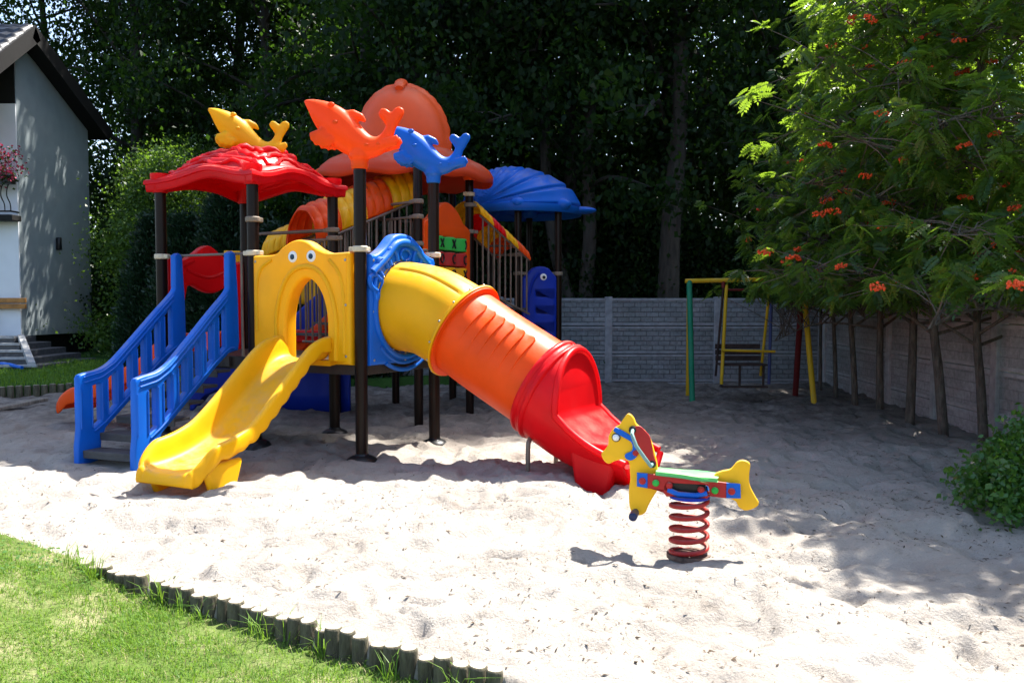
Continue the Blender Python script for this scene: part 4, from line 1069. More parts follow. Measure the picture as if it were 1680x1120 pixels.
for k in range(3): part('back_slat', MB().box((3.50, yb+.36+.02*k, .58+.09*k), (.70,.026,.075)), M['darkwood'], sw, smooth=False, bevel=.005)
for x in (3.18, 3.46, 3.82): pole((x, yb+.1, .5), (x, yb+.1, .18), .018, 'darkwood', 'foot_strut')
part('foot_board', MB().box((3.50, yb+.02, .17), (.70,.16,.025)), M['darkwood'], sw, smooth=False, bevel=.005)

# ------------------------------------------------------------------ log edging
logs = [(126,938),(148,940),(165,943),(180,946),(197,948),(213,952),(229,957),(243,974),(262,975),(280,977),(300,979),(322,981),(342,986),(364,992),(382,1000),(403,1002),(423,1007),(444,1010),(466,1016),(488,1018),(510,1022),(532,1033),(549,1040),(572,1046),(592,1054),(621,1062),(644,1071),(670,1079),(699,1086),(727,1092),(756,1101),(785,1108),(812,1114)]
rng = random.Random(3)
base_log = None
lr = rng
protos = []
for v in range(4):
    r = .0365; hh = .42; n = 18; mb = MB(); prof = [(r*1.0, -hh), (r*1.02, -hh*.5), (r, -.012), (r-.005, 0)]
    vs = []; fs = []
    wob = [1+.05*math.sin(3*2*PI*k/n+v)+.03*rng.uniform(-1, 1) for k in range(n)]
    for rr, z in prof:
        for k in range(n):
            a = 2*PI*k/n; vs.append((rr*wob[k]*math.cos(a), rr*wob[k]*math.sin(a), z))
    for i in range(len(prof)-1):
        for k in range(n): fs.append((i*n+k, i*n+(k+1) % n, (i+1)*n+(k+1) % n, (i+1)*n+k))
    me = MB().add(vs, fs).mesh('log', M['logside']); me.materials.append(M['logtop'])
    bm = bmesh.new(); bm.from_mesh(me); bm.verts.ensure_lookup_table()
    f = bm.faces.new([bm.verts[(len(prof)-1)*n+k] for k in range(n)]); f.material_index = 1; f.normal_update()
    if f.normal.z < 0: f.normal_flip()
    bm.to_mesh(me); bm.free(); protos.append(me)
for i, (px, py) in enumerate(logs):
    y0 = 1.45*F/(py-495)*.99; x0 = (px-840)/F*y0*1.0
    q = PX(px, py, y0)
    # keep the row on the sand edge
    yb_ = float(bx(q.x, BORD))
    o = link('edging_log', protos[i % 4]); o.location = (q.x, yb_-.03, .036+rng.uniform(-.016, .018)-(.004 if i < 7 else .018)); o.rotation_euler = (rng.uniform(-.05,.05), rng.uniform(-.05,.05), rng.uniform(0, 6))
    s = rng.uniform(.90, 1.10)*(1.0 if i < 25 else .98); o.scale = (s, s, 1)
    tag(o, 'short round log standing upright in the low edging between sand and front lawn', 'log', 'round logs edging the front lawn')
# back edging
n = 0
for k in range(46):
    x = -9.6 + .098*k; y = float(bx(x, BACK))
    o = link('edging_log', protos[k % 4]); o.location = (x, y, .15+rng.uniform(-.012,.012)); o.scale = (1.35, 1.35, 1); o.rotation_euler = (0, 0, rng.uniform(0, 6))
    tag(o, 'dark round log in the raised edging of the shaded back lawn by the house', 'log', 'dark logs edging the back lawn')
# old plank on the sand
a, b = PX(-25, 690, 11.1), PX(72, 664, 12.0)
a.z = S(a.x, a.y)+.05; b.z = S(b.x, b.y)+.07; ax = (b-a).normalized()
pk = MB().box((a+b)/2, ((b-a).length, .16, .05), (ax, Z.cross(ax).normalized(), ax.cross(Z.cross(ax)).normalized()))
o = pk.build('old_plank', M['driftwood'], None, False, .01); tag(o, 'weathered grey plank lying on the shaded sand at the left', 'plank')

# ------------------------------------------------------------------ house
ho = empty('house', (-10.5, 19.5, .2), 'two storey house with white front, blue grey gable wall and dark tiled roof', 'house')
GX = -10.3; gy0, gy1 = 18.1, 21.12
mb = MB().add([(GX,gy0,.74),(GX,gy1,.70),(GX,gy1,5.75),(GX,gy0+.30,6.78),(GX,gy0,6.55),(GX-.25,gy0,.74),(GX-.25,gy1,.70),(GX-.25,gy1,5.75),(GX-.25,gy0+.30,6.78),(GX-.25,gy0,6.55)], [(0,1,2,3,4),(9,8,7,6,5),(0,5,6,1),(1,6,7,2),(2,7,8,3),(3,8,9,4),(4,9,5,0)])
part('gable_wall', mb, M['greyplaster'], ho, smooth=False)
part('plinth', MB().box((GX-.35, (gy0+gy1)/2+.3, .35), (.5, gy1-gy0-.1, .8)), M['darkclad'], ho, smooth=False)
part('front_wall', MB().box((-13.29, gy0+.06, 3.14), (5.976, .2, 4.82)), M['plaster'], ho, smooth=False)
part('timber_gable', MB().box((-13.3, gy0+.03, 6.05), (5.96, .12, 1.02)), M['darkclad'], ho, smooth=False)
def roofplane(y0, z0, y1, z1, x0, x1, name):
    rows = []; nU = 40; nX = 60
    d = V((0, y1-y0, z1-z0)); ln_ = d.length; d.normalize(); nrm = V((1,0,0)).cross(d); nrm = nrm if nrm.z > 0 else -nrm
    for i in range(nU+1):
        q = i/nU; s = (q*ln_/.32) % 1
        rows.append([V((x0+(x1-x0)*k/nX, y0, z0)) + d*(ln_*q) + nrm*(.05*(1-s) + .02*math.sin(2*PI*(x0+(x1-x0)*k/nX)/.26)) for k in range(nX+1)])
    o = part(name, MB().add(*grid_mesh(rows)), M['tile'], ho, ang=25); mo = o.modifiers.new('s', 'SOLIDIFY'); mo.thickness = .06; mo.offset = -1
    part('soffit', MB().box(V(((x0+x1)/2, (y0+y1)/2, (z0+z1)/2))-nrm*.14, (x1-x0, ln_, .12), (V((1,0,0)), d, nrm)), M['darkclad'], o, smooth=False)
    part('verge_board', MB().box(V((x1+.02, (y0+y1)/2, (z0+z1)/2))-nrm*.10, (.05, ln_+.05, .32), (V((1,0,0)), d, nrm)), M['darkclad'], o, smooth=False)
roofplane(15.6, 5.25, 18.2, 7.12, -17, -9.95, 'roof')
roofplane(21.55, 5.62, 18.2, 7.12, -17, -9.95, 'roof')
# fill behind so that no light passes through the gable
part('back_wall', MB().box((-13.4, gy1+.05, 3.2), (5.8, .2, 5.0)), M['greyplaster'], ho, smooth=False)
part('balcony', MB().box((-12.95, 17.84, 3.17), (5.5, .34, .12)), M['darkclad'], ho, smooth=False, bevel=.01)
mb = MB(); 
br_x1, br_y = -10.25, 17.72
mb.tube([(-16, br_y, 3.95), (br_x1, br_y, 3.95), (br_x1, 18.0, 3.95)], .022, 8); mb.tube([(-16, br_y, 3.30), (br_x1, br_y, 3.30), (br_x1, 18.0, 3.30)], .018, 8)
for k in range(34):
    x = br_x1-.12*k; pts = [(x, br_y, 3.3), (x, br_y-.02, 3.45), (x, br_y-.13, 3.6), (x, br_y-.10, 3.78), (x, br_y-.0, 3.88), (x, br_y, 3.95)]; mb.tube(cr(pts, 4), .011, 6)
part('balcony_railing', mb, M['black'], ho)
part('wall_lamp', MB().lathe((GX+.06, 19.55, 2.62), [(.05,0),(.06,.02),(.06,.26),(.05,.28)], 14), M['black'], ho)
part('porch_rail', MB().box((-12.72, 17.95, 1.48), (5.2,.07,.10)).box((-12.72, 17.95, 1.355), (5.2,.06,.10)), M['timber'], ho, smooth=False, bevel=.01)
for x in (-10.9, -12.0, -13.3): part('porch_post', MB().box((x, 17.98, 1.06), (.09,.09,.85)), M['timber'], ho, smooth=False, bevel=.01)
stp = empty('entrance_steps', (-11.5, 16.6, .2), 'wide grey stone steps with pale edges in front of the house', 'steps')
for k in range(5):
    z = .74-.115*k; yf = 17.2-.36*k; x1 = -9.75+.30*k if False else -9.95+.31*k
    part('step', MB().box(((x1-17)/2, (yf+18.0)/2, z-.15), (x1+17, 18.0-yf, .30)), M['stone'], stp, smooth=False, bevel=.01)
    part('nosing', MB().box(((x1-17)/2, yf-.012, z-.004), (x1+17+.02, .05, .05)), M['stoneedge'], stp, smooth=False, bevel=.006)
part('side_kerb', MB().box((-9.35, 16.55, .52), (.14, 2.0, .10), (V((1,0,0)), V((-.55,.80,.22)).normalized(), Z)), M['stoneedge'], stp, smooth=False, bevel=.01)
# garden hose
a = PX(-10, 600, 16.0); b = PX(36, 603, 15.6)
pts = cr([(a.x-.6, a.y+.1, LB(a.x-.6, a.y)+.06), (a.x, a.y, .30), ((a.x+b.x)/2, (a.y+b.y)/2, .30), (b.x, b.y, LB(b.x, b.y)+.05)], 6)
o = MB().tube(pts, .035, 10).build('garden_hose', M['blue']); tag(o, 'blue hose lying on the lawn below the house steps', 'hose')

# ------------------------------------------------------------------ foliage builders
def leaf_quads(c, d, n, ln, wd, fold=.25):
    """c base points, d leaf directions, n normals (all Nx3); rhombic leaves"""
    s = np.cross(d, n); s /= np.linalg.norm(s, axis=1)[:, None]+1e-9
    nn = np.cross(s, d)
    ln = np.asarray(ln).reshape(-1, 1); wd = np.asarray(wd).reshape(-1, 1)
    p0 = c; p1 = c+d*ln*.45+s*wd+nn*wd*fold; p2 = c+d*ln-nn*ln*.12; p3 = c+d*ln*.45-s*wd+nn*wd*fold
    v = np.stack([p0, p1, p2, p3], 1).reshape(-1, 3)
    return v
def unit(a): return a/(np.linalg.norm(a, axis=1)[:, None]+1e-9)
def leaf_mesh(name, vs, mat):
    v = np.concatenate(vs); q = np.arange(len(v)).reshape(-1, 4); return np_mesh(name, v, q, mat)
def rand_leaves(R, cen, sig, per, size, up=.5):
    n = len(cen)*per; c = np.repeat(cen, per, 0) + R.normal(0, 1, (n, 3))*np.repeat(sig, per, 0)
    nrm = unit(R.normal(0, 1, (n, 3)) + np.array([0, 0, up])); d = R.normal(0, 1, (n, 3)); d -= nrm*np.sum(d*nrm, 1)[:, None]; d[:, 2] -= .25; d = unit(d)
    ln = size*R.uniform(.7, 1.3, n); return leaf_quads(c, d, nrm, ln, ln*R.uniform(.30, .42, n))
def make_tree(seed, H, hb, R_, nb, per, size, tr, lean=(0, 0), mat='leaf', bark='bark', low=True):
    R = np.random.default_rng(seed); mb = MB(); tp_ = []
    for k in range(9):
        q = k/8; tp_.append(V((lean[0]*q*H+R.normal(0, .05)*H*.06*(k > 0), lean[1]*q*H+R.normal(0, .05)*H*.06*(k > 0), q*H*.96-(.3 if k == 0 else 0))))
    fine = cr([tuple(p_) for p_ in tp_], 4); m_ = len(fine)
    mb.tube(fine, [tr*(1.25 if k == 0 else 1)*(1-.85*k/(m_-1)) for k in range(m_)], 12)
    cen = []; sig = []
    for b in range(nb):
        q = (b+R.uniform(0, .8))/nb; h = hb*.9 + (H*.97-hb*.9)*q; az = b*2.399+R.uniform(-.4, .4)
        i = min(m_-1, int(h/H*(m_-1)/.96)); p0 = V(fine[i])
        Lb = R_*(1.05-.65*q**1.5)*R.uniform(.6, 1.15); up = math.radians(R.uniform(5, 48) if q > .25 else R.uniform(-18, 25))
        dr = V((math.cos(az)*math.cos(up), math.sin(az)*math.cos(up), math.sin(up)))
        p1 = p0+dr*Lb*.5+V((0,0,.10*Lb)); p2 = p0+dr*Lb+V((0,0,R.uniform(-.2,.15)*Lb))
        pts = cr([tuple(p0), tuple(p1), tuple(p2)], 4); rb = tr*.34*(1-.6*q)
        mb.tube(pts, [rb*(1-.8*k/(len(pts)-1)) for k in range(len(pts))], 6)
        for k in range(7):
            f = R.uniform(.25, 1.05); c = p0.lerp(p1, f*2) if f < .5 else p1.lerp(p2, f*2-1)
            cc = np.array(c)+R.normal(0, .22*Lb*.6, 3)*np.array([1, 1, .6]); cen.append(cc); s = R.uniform(.20, .46); sig.append((s, s, s*.65))
            if k < 3: mb.tube([tuple(c), tuple((V(c)+V(cc))/2+V((0,0,.05))), tuple(cc)], [rb*.35, rb*.22, .006], 4)
    v = rand_leaves(R, np.array(cen), np.array(sig), per, size)
    return mb.mesh('trunk', M[bark]), leaf_mesh('crown', [v], M[mat])
def tree_obj(name, meshes, loc, rot, s, label, group=None, cat='tree', sz=None):
    o = empty(name, loc, label, cat, group, local=True); o.rotation_euler = (0, 0, rot); o.scale = (s, s, sz or s)
    for nm, me in zip(('trunk', 'crown'), meshes):
        c = bpy.data.objects.new(nm, me); C.objects.link(c); c.parent = o
    return o
#==NEXT==
# ------------------------------------------------------------------ the wood behind the fence
FT = [make_tree(11, 17, 3.0, 3.3, 46, 95, .125, .20), make_tree(23, 18, 3.6, 3.5, 46, 95, .125, .17, (.01, 0)), make_tree(37, 16, 2.4, 3.2, 46, 95, .12, .15, (-.012, .01)), make_tree(51, 18.5, 4.2, 3.6, 48, 95, .13, .24, (0, 0), 'leaf', 'bark')]
rng = random.Random(12)
first = [(-10.6,24.6,0),(-13.5,25.5,2),(-6.9,24.2,1),(-6.1,28.0,2),(-3.3,20.0,0),(-2.0,18.7,1),(-4.4,29.0,3),(-9.4,30.0,3),(-7.2,31.5,0),(-2.6,28.6,2),(-12.0,30.5,1),(-1.6,18.2,2),(.1,19.2,0),(1.25,17.6,2),(3.3,18.0,3),(5.6,18.4,1),(7.4,19.0,0),(9.2,18.2,2)]
wood = []
for i, (x, y, k) in enumerate(first): wood.append((x, y, k))
for row, (yy, n, x0, x1) in enumerate(((25, 7, -10, 12), (31, 6, -14, 15))):
    for i in range(n):
        xx = x0+(x1-x0)*(i+.5)/n+rng.uniform(-.6,.6)
        if xx > -1.5 or xx < -9.5: wood.append((xx, yy+rng.uniform(-1.2,1.2), rng.randrange(4)))
for i, (x, y, k) in enumerate(wood):
    s = rng.uniform(.98, 1.15); zz = rng.uniform(1.15, 1.3) if i < len(first) else s
    if (x, y) == (3.3, 18.0): lab, grp = 'thick forked dark trunk tree behind the fence left of the swing beam', 'trees of the wood behind the fence'
    else: lab, grp = 'tall dark leafy tree in the backlit wood behind the fence and play set', 'trees of the wood behind the fence'
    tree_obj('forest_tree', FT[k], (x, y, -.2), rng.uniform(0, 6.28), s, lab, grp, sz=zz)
# bare leaning trunks of an older pair of trees close behind the fence
def bare(loc, pts, r, lab):
    o = empty('forest_tree', loc, lab, 'tree', None, True)
    mb = MB(); f = cr(pts, 6); mb.tube(f, [r*(1-.45*k/(len(f)-1)) for k in range(len(f))], 14)
    c = link('trunk', mb.mesh('trunk', M['palebark']), o)
    R = np.random.default_rng(int(abs(loc[0])*100)); top = np.array(f[-1]); cen = top+R.normal(0, 1, (40, 3))*np.array([1.3, 1.1, 1.6])+np.array([0, 0, 1.2])
    link('crown', leaf_mesh('crown', [rand_leaves(R, cen, np.full((40, 3), .4), 110, .12)], M['leaf']), o)
bare((1.28, 16.8, -.2), [(.10,0,0),(-.05,0,1.2),(-.42,.1,2.6),(-.62,.2,4.2),(-.60,.3,6.0)], .16, 'pale leaning trunk tree just right of the blue shell roof')
bare((1.42, 16.9, -.2), [(0,0,0),(.0,0,1.5),(.10,0,3.0),(.05,.1,4.6),(.2,.2,6.2)], .17, 'pale upright trunk tree just right of the blue shell roof')
bare((2.95, 16.6, -.2), [(0,0,0),(.05,0,1.6),(.10,0,3.2),(.25,.1,4.8),(.3,.2,6.6)], .24, 'broad dark trunk tree behind the fence left of the swing')
# thuja hedge between house and play set
R = np.random.default_rng(5)
def thuja(h, w_, seed):
    R = np.random.default_rng(seed); n = 1800; z = R.uniform(.0, 1, n)**.9; a = R.uniform(0, 2*PI, n); rr = w_*(1-z**2.2*.85)*(.72+.3*R.random(n))
    c = np.stack([rr*np.cos(a), rr*np.sin(a), z*h], 1); mb = MB().tube([(0,0,-.2),(0,0,h*.8)], [.07,.02], 8)
    per = 16; n2 = n*per; cc = np.repeat(c, per, 0)+R.normal(0, .085, (n2, 3)); out = np.repeat(np.stack([np.cos(a), np.sin(a), np.full(n, .9)], 1), per, 0)
    d = unit(out+R.normal(0, .45, (n2, 3))); nn = unit(R.normal(0, 1, (n2, 3))); nn = unit(nn-d*np.sum(nn*d, 1)[:, None])
    return mb.mesh('trunk', M['bark']), leaf_mesh('crown', [leaf_quads(cc, d, nn, R.uniform(.06, .12, n2), R.uniform(.012, .022, n2))], M['thuja'])
TH_ = [thuja(3.3, .75, 1), thuja(3.0, .7, 2)]
for i, (x, y) in enumerate(((-6.75,16.4),(-5.9,15.7),(-5.05,15.5),(-4.2,15.45),(-3.35,15.5),(-2.6,15.7),(-1.7,16.6))):
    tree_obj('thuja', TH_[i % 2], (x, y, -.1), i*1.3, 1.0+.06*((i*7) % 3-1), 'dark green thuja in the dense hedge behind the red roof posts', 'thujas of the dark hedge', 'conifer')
# brighter small tree and shrubs right of the house
BT = make_tree(77, 5.6, .5, 1.9, 40, 170, .085, .07, (0, 0), 'leaf2')
tree_obj('small_tree', BT, (-8.9, 23.2, 0), .4, .95, 'bright green bushy tree right behind the house wall', None)
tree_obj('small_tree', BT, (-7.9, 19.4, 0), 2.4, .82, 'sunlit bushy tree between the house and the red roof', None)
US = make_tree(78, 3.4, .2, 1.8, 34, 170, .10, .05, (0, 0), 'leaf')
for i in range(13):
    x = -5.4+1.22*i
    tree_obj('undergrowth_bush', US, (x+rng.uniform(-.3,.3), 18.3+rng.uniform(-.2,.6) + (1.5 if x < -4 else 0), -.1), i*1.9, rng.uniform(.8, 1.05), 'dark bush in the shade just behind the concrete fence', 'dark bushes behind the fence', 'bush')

for k, (x, y) in enumerate(((-9.7,22.6),(-8.7,24.6),(-10.3,25.4),(-7.4,23.4))):
    tree_obj('undergrowth_bush', US, (x, y, -.1), k*1.7, 1.05, 'dark bush in the gap between the house and the hedge', 'bushes beside the house', 'bush')
# ------------------------------------------------------------------ rowans
def rowan(seed, H, tpts, tr, nb, ros, reach=1.7, lowh=1.78):
    R = np.random.default_rng(seed); mb = MB(); f = cr(tpts, 6); m_ = len(f)
    mb.tube(f, [tr*(1.15 if k == 0 else 1)*(1-.75*k/(m_-1)) for k in range(m_)], 12)
    P = []; D = []; tips = []
    for b in range(nb):
        q = (b+R.uniform(0, .6))/nb; zz = .34+.64*q; i = min(m_-1, int(zz*(m_-1))); p0 = V(f[i]); az = b*2.399+R.uniform(-.5, .5)
        Lb = reach*(1.15-.6*q)*R.uniform(.55, 1.1); up = R.uniform(.05, .8)+.5*q
        dr = V((math.cos(az), math.sin(az), up)).normalized(); p1 = p0+dr*Lb*.55; p2 = p0+dr*Lb+V((0,0,-.22*Lb*(1-q)))
        pts = cr([tuple(p0), tuple(p1), tuple(p2)], 5); rb = tr*.38*(1-.5*q)
        mb.tube(pts, [rb*(1-.85*k/(len(pts)-1)) for k in range(len(pts))], 6)
        for k in range(ros):
            fq = R.uniform(.28, 1.0)**.8; j = fq*(len(pts)-1); i0 = int(min(j, len(pts)-2)); c = V(pts[i0]).lerp(V(pts[i0+1]), j-i0)
            o_ = V(R.normal(0, 1, 3)*np.array([1, 1, .65]))*.26*(Lb/1.3+.25); e = c+o_
            if e.z < lowh-.25: e.z = lowh-.25+abs(R.normal(0, .15))
            mb.tube([tuple(c), tuple(c.lerp(e, .5)+V((0,0,.03))), tuple(e)], [.009, .006, .003], 4, False)
            P.append(e); D.append((o_.normalized() if o_.length > 0 else dr))
            if k < 2: tips.append(e)
    # each tip carries a rosette of compound leaves
    nr = len(P); nl = 7; P = np.array([tuple(p_) for p_ in P]); D = np.array([tuple(d) for d in D])
    base = np.repeat(P, nl, 0) + R.normal(0, .025, (nr*nl, 3)); az = R.uniform(0, 2*PI, nr*nl)
    d = unit(np.repeat(D, nl, 0)*.7 + np.stack([np.cos(az), np.sin(az), R.uniform(-.55, .35, nr*nl)], 1))
    up = np.tile(np.array([0, 0, 1.]), (nr*nl, 1)) + R.normal(0, .75, (nr*nl, 3)); s = unit(np.cross(d, up)); nn = unit(np.cross(s, d))
    ln = R.uniform(.115, .19, nr*nl); vs = []
    for k in range(6):
        q = .22+.14*k; c = base + d*(ln*q)[:, None] - np.array([0, 0, 1.])*(ln*q*q*.35)[:, None]
        for sg in (1, -1):
            dd = unit(d*.42 + s*sg - np.array([0, 0, .15])); vs.append(leaf_quads(c, dd, nn, ln*.40*(1-.25*abs(k-2.5)/2.5), ln*.10))
    c = base + d*ln[:, None] - np.array([0, 0, 1.])*(ln*.35)[:, None]; vs.append(leaf_quads(c, unit(d-np.array([0, 0, .4])), nn, ln*.34, ln*.065))
    return mb.mesh('trunk', M['rowanbark']), leaf_mesh('crown', vs, M['rowanleaf']), tips
# berry bunches
def berry_mesh(seed):
    R = random.Random(seed); mb = MB()
    for k in range(34):
        a = R.uniform(0, 6.28); r = .062*math.sqrt(R.random())*.85; mb.ball((r*math.cos(a)*1.15, r*math.sin(a), -.035+.028*math.cos(r*20)+R.uniform(-.016,.012)), .0088, 8)
    return mb.mesh('berry_bunch', M['berry'])
BM = [berry_mesh(k) for k in range(3)]
RW = [rowan(101, 6.2, [(0,0,-.2),(-.05,0,.6),(-.13,-.02,1.4),(-.22,-.05,2.6),(-.30,-.1,4.0),(-.3,-.1,5.8)], .060, 28, 20),
      rowan(202, 5.6, [(0,0,-.2),(-.02,0,.6),(-.03,.0,1.4),(-.1,-.05,2.6),(-.2,-.1,3.8),(-.15,-.1,5.4)], .055, 28, 20),
      rowan(303, 6.4, [(0,0,-.2),(-.08,0,.6),(-.16,0,1.3),(-.2,-.1,2.4),(-.4,-.2,4.0),(-.5,-.3,6.0)], .056, 30, 20)]
def rowan_obj(k, loc, rot, s, label, nb_, seed, scz=None):
    me = RW[k]; o = tree_obj('rowan_tree', me[:2], loc, rot, s, label, 'rowan trees along the right fence', sz=scz)
    R = random.Random(seed); tips = [p_ for p_ in me[2] if p_.z > 1.2 and p_.z < 5.2]
    inv = Matrix.Rotation(rot, 3, 'Z'); cam_ = V((0,0,1.45))
    tips.sort(key=lambda p_: ((V(loc)+inv @ (p_*s))-cam_).length + R.uniform(0, 1.8))
    for p_ in tips[:int(nb_*2.9)]:
        c = bpy.data.objects.new('berry_bunch', BM[R.randrange(3)]); C.objects.link(c); c.parent = o
        q = p_ + (inv.transposed() @ V((-.10, -.24, 0))); c.location = q + V((0,0,-.03)); c.rotation_euler = (R.uniform(-.4,.4), R.uniform(-.4,.4), R.uniform(0, 6)); c.scale = (R.uniform(.95, 1.4),)*3
    return o
def gp(px, py):
    y = 1.45*F/(py-495); y *= .995; q = PX(px, py, y); return (q.x, q.y, S(q.x, q.y))
def rw(px, py, y): q = PX(px, py, y); return (q.x, y, S(q.x, y))
rowan_obj(1, rw(1346,640,14.0), 0.0, .60, 'thinnest rowan in the fence corner behind the swing', 3, 1, .95)
rowan_obj(0, rw(1372,652,13.0), 0.1, .62, 'thin leaning rowan nearest the yellow swing leg', 6, 2, .98)
rowan_obj(0, rw(1404,662,12.2), -.25, .80, 'second thin leaning rowan right of the yellow swing leg', 8, 3, 1.0)
rowan_obj(1, rw(1444,670,11.7), 0.3, 1.0, 'straight thin rowan between two fence posts', 9, 4)
rowan_obj(1, rw(1492,691,10.45), 3.4, 1.08, 'thick straight rowan with mottled bark by a fence post', 11, 5)
rowan_obj(2, rw(1551,714,9.35), 0.0, 1.05, 'thick leaning rowan with pale mottled bark left of the shrub', 13, 6)
rowan_obj(2, rw(1616,711,9.05), .35, .96, 'thin curved rowan right beside the green shrub', 12, 7)
rowan_obj(0, (4.75, 7.6, 0), 1.2, 1.0, 'rowan whose crown hangs in from the right edge above the shrub', 8, 8)
rowan_obj(1, (5.5, 6.0, 0), 2.2, 1.0, 'rowan standing just outside the right edge near the shrub', 3, 9)

# ------------------------------------------------------------------ shrub at the right
R = np.random.default_rng(9)
bc = V((4.34, 6.02, 0)); nsp = 430
cen = []
for k in range(nsp):
    a = R.uniform(0, 2*PI); e = R.uniform(0, 1); r = R.uniform(.45, 1)**.5
    z = .55*e*(.85+.3*R.random()); rr = r*math.sqrt(max(.05, 1-(e*.9)**2.2)); cen.append((math.cos(a)*rr*.92, math.sin(a)*rr*.80, z+.04))
for k in range(26): cen.append((R.uniform(-.15, .5), R.uniform(-.3, .4), R.uniform(.58, .82)))
for k in range(22): cen.append((R.uniform(-1.15, -.7), R.uniform(-.5, .3), R.uniform(.05, .35)))
cen = np.array(cen); sg = np.full((len(cen), 3), .075)
sh = empty('shrub', (bc.x, bc.y, 0), 'dense glossy green shrub on the sand at the right edge', 'shrub', None, True)
link('crown', leaf_mesh('crown', [rand_leaves(R, cen, sg, 85, .046, .9)], M['bushleaf']), sh)
mb = MB()
for k in range(0, len(cen), 6): mb.tube([(cen[k][0]*.15, cen[k][1]*.15, -.1), (cen[k][0]*.6, cen[k][1]*.6, cen[k][2]*.6), tuple(cen[k])], [.014, .009, .003], 5, False)
link('stem', mb.mesh('stem', M['rowanbark']), sh)

# flowers on the balcony
fb = empty('flower_box', (-10.85, 17.66, 3.93), 'balcony flower box full of magenta and red blooms', 'flower box', None, True)
part('box', MB().box((-.4, 0, .0), (2.2,.18,.18)), M['black'], fb, smooth=False)
cen = np.stack([R.uniform(-1.4, .75, 80), R.normal(-.05, .14, 80), R.uniform(.05, .62, 80)], 1)
link('blooms', leaf_mesh('blooms', [rand_leaves(R, cen, np.full((80, 3), .07), 26, .055)], M['petal']), fb)
link('leaves', leaf_mesh('leaves', [rand_leaves(R, cen-np.array([0, 0, .06]), np.full((80, 3), .08), 14, .06)], M['leaf']), fb)

# ------------------------------------------------------------------ grass and litter
M['grass'] = leafmat('grass_blade', (.05,.14,.012), (.15,.25,.03), (.26,.44,.03), .35, .5, .3)
M['straw'] = leafmat('dry_blade', (.30,.25,.11), (.42,.36,.2), (.4,.35,.15), .3, .6, .2)
def blades(n, xs, ys, hf, hmin, hmax, wd, R, dens=None, lean=.55):
    x = R.uniform(*xs, n); y = R.uniform(*ys, n); keep = np.ones(n, bool)
    z = hf(x, y)
    if dens is not None: keep = R.random(n) < dens(x, y)
    keep &= z > -.3; x, y, z = x[keep], y[keep], z[keep]; n = len(x)
    h = R.uniform(hmin, hmax, n)*(.75+.7*np.clip(vnoise(x*2.3, y*2.3, 31)+.4, 0, 1)); az = R.uniform(0, 2*PI, n); ln = R.uniform(.1, 1, n)*lean*1.6
    b = np.stack([x, y, z-.005], 1); s = np.stack([np.cos(az+PI/2), np.sin(az+PI/2), np.zeros(n)], 1)*(wd*R.uniform(.7, 1.3, n))[:, None]
    o1 = np.stack([np.cos(az)*ln*h*.35, np.sin(az)*ln*h*.35, h*.6], 1); o2 = np.stack([np.cos(az)*ln*h, np.sin(az)*ln*h, h*(1-.25*ln)], 1)
    v = np.stack([b-s, b+s, b+o1+s*.8, b+o1-s*.8, b+o1-s*.8, b+o1+s*.8, b+o2+s*.1, b+o2-s*.1], 1).reshape(-1, 3)
    return v
R = np.random.default_rng(44)
den = lambda x, y: np.clip(.62+1.5*vnoise(x*1.7, y*1.7, 33)+.7*vnoise(x*5, y*5, 34)+np.clip((bx(x, BORD)-y-.12)*1.4, -.5, .5), .03, 1)*np.where((x < -2.1) & (bx(x, BORD)-y < .25), .35, 1)
v = blades(170000, (-3.9, .6), (2.55, 5.5), lawn_h, .016, .042, .0017, R, den, .95)
stuff(link('grass', leaf_mesh('grass', [v], M['grass'])), 'short sunlit grass of the front lawn', 'grass')
v = blades(9000, (-3.7, .6), (2.55, 5.4), lawn_h, .015, .04, .0014, R)
stuff(link('dry_grass', leaf_mesh('dry_grass', [v], M['straw'])), 'dry straw coloured blades in the front lawn', 'grass')
n = 5200; wx = R.uniform(-3.9, .5, n); wy = R.uniform(2.55, 5.4, n); kk = (vnoise(wx*1.9+7, wy*1.9, 61) > .08) & (lawn_h(wx, wy) > -.3); wx, wy = wx[kk], wy[kk]; n = len(wx)
az = R.uniform(0, 2*PI, n); dd = unit(np.stack([np.cos(az), np.sin(az), R.uniform(.0, .5, n)], 1)); nn = unit(np.stack([R.normal(0, .35, n), R.normal(0, .35, n), np.ones(n)], 1))
M['weed'] = leafmat('weed_leaf', (.035,.10,.02), (.08,.17,.035), (.18,.34,.04), .3, .45, .3)
stuff(link('weeds', leaf_mesh('weeds', [leaf_quads(np.stack([wx, wy, lawn_h(wx, wy)+R.uniform(.012, .03, n)], 1), dd, nn, R.uniform(.016, .034, n), R.uniform(.006, .011, n))], M['weed'])), 'clover and small broad leaved weeds in the front lawn', 'weeds')
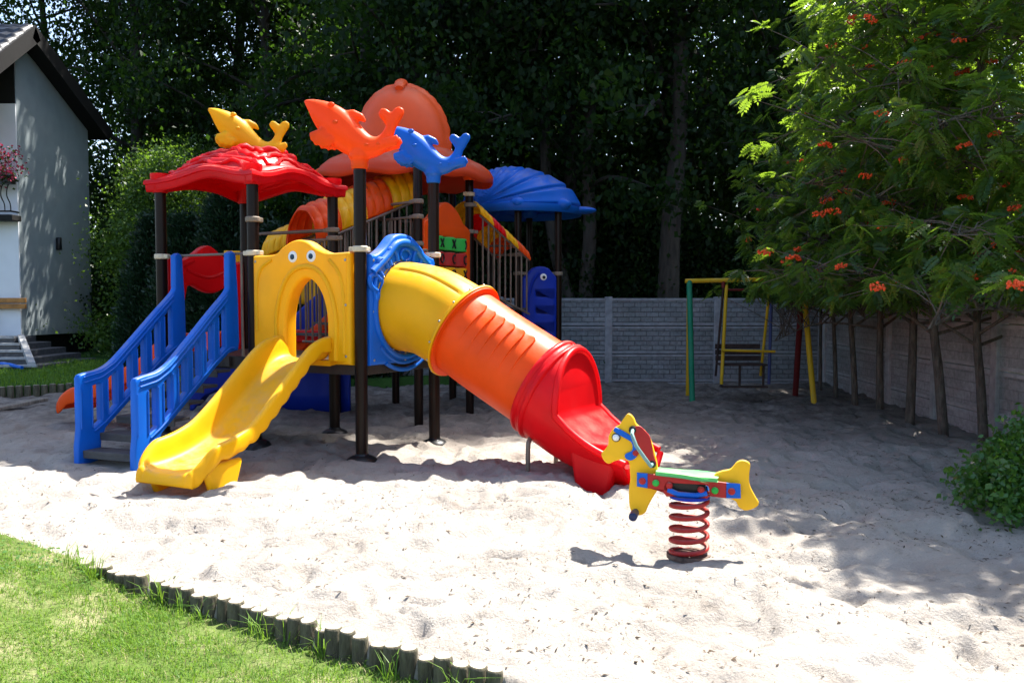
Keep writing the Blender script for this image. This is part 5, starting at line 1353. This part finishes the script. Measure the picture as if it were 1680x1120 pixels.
# taller tufts along the logs
cs_ = []
for k in range(17):
    x = R.uniform(-2.5, .1); cs_.append((x, float(bx(x, BORD))-.075-abs(R.normal(0, .03))))
vs = []
for x, y in cs_: vs.append(blades(14, (x-.03, x+.03), (y-.025, y+.025), lambda a, b: np.maximum(lawn_h(a, b), -.13), .06, .15, .0022, R, None, .8))
stuff(link('grass_tufts', leaf_mesh('grass_tufts', vs, M['grass'])), 'taller grass tufts growing along the round logs', 'grass')
v = blades(30000, (-13, -4), (12.4, 17.5), lawnb_h, .04, .09, .006, R)
stuff(link('grass_back', leaf_mesh('grass_back', [v], M['grass'])), 'shaded grass of the back lawn by the house', 'grass')
# litter on the sand: twigs, bits of leaf, bark crumbs
def litter(n, xs, ys, smin, smax, R, dens):
    x = R.uniform(*xs, n); y = np.exp(R.uniform(math.log(ys[0]), math.log(ys[1]), n)); k = R.random(n) < dens(x, y); x, y = x[k], y[k]; n = len(x)
    z = ground_h(x, y)+.002; a = R.uniform(0, 2*PI, n); l = R.uniform(smin, smax, n)*R.choice([.5, .7, 1, 1.6], n); wd = l*R.uniform(.08, .34, n); tl_ = R.normal(0, .25, n)
    d = np.stack([np.cos(a), np.sin(a), tl_], 1)*l[:, None]; s = np.stack([-np.sin(a), np.cos(a), R.normal(0, .3, n)], 1)*wd[:, None]; c = np.stack([x, y, z], 1); u = np.array([0, 0, 1.])*(.004)
    return np.stack([c-d*.5, c+s*.5+u, c+d*.5+u*.5, c-s*.5+u], 1).reshape(-1, 3)
dn = lambda x, y: np.clip(.25+1.6*vnoise(x*1.3, y*1.3, 51)+1.0*vnoise(x*4, y*4, 52), 0.01, 1)**1.6*(bx(x, BORD)+.05 < y)
M['litter'] = leafmat('litter', (.025,.018,.012), (.13,.09,.06), (.1,.07,.04), .1, .8, .2)
v = litter(70000, (-7, 6), (2.6, 15), .006, .028, R, dn)
stuff(link('sand_litter', leaf_mesh('sand_litter', [v], M['litter'])), 'dark twigs and dry leaf bits scattered over the sand', 'litter')
v = litter(12000, (0.5, 5.2), (5, 15), .012, .035, R, lambda x, y: np.clip((x-1)*.35, 0, 1)*(.3+.7*dn(x, y)))
stuff(link('leaf_litter', leaf_mesh('leaf_litter', [v], M['litter'])), 'fallen leaf bits under the rowan trees', 'litter')
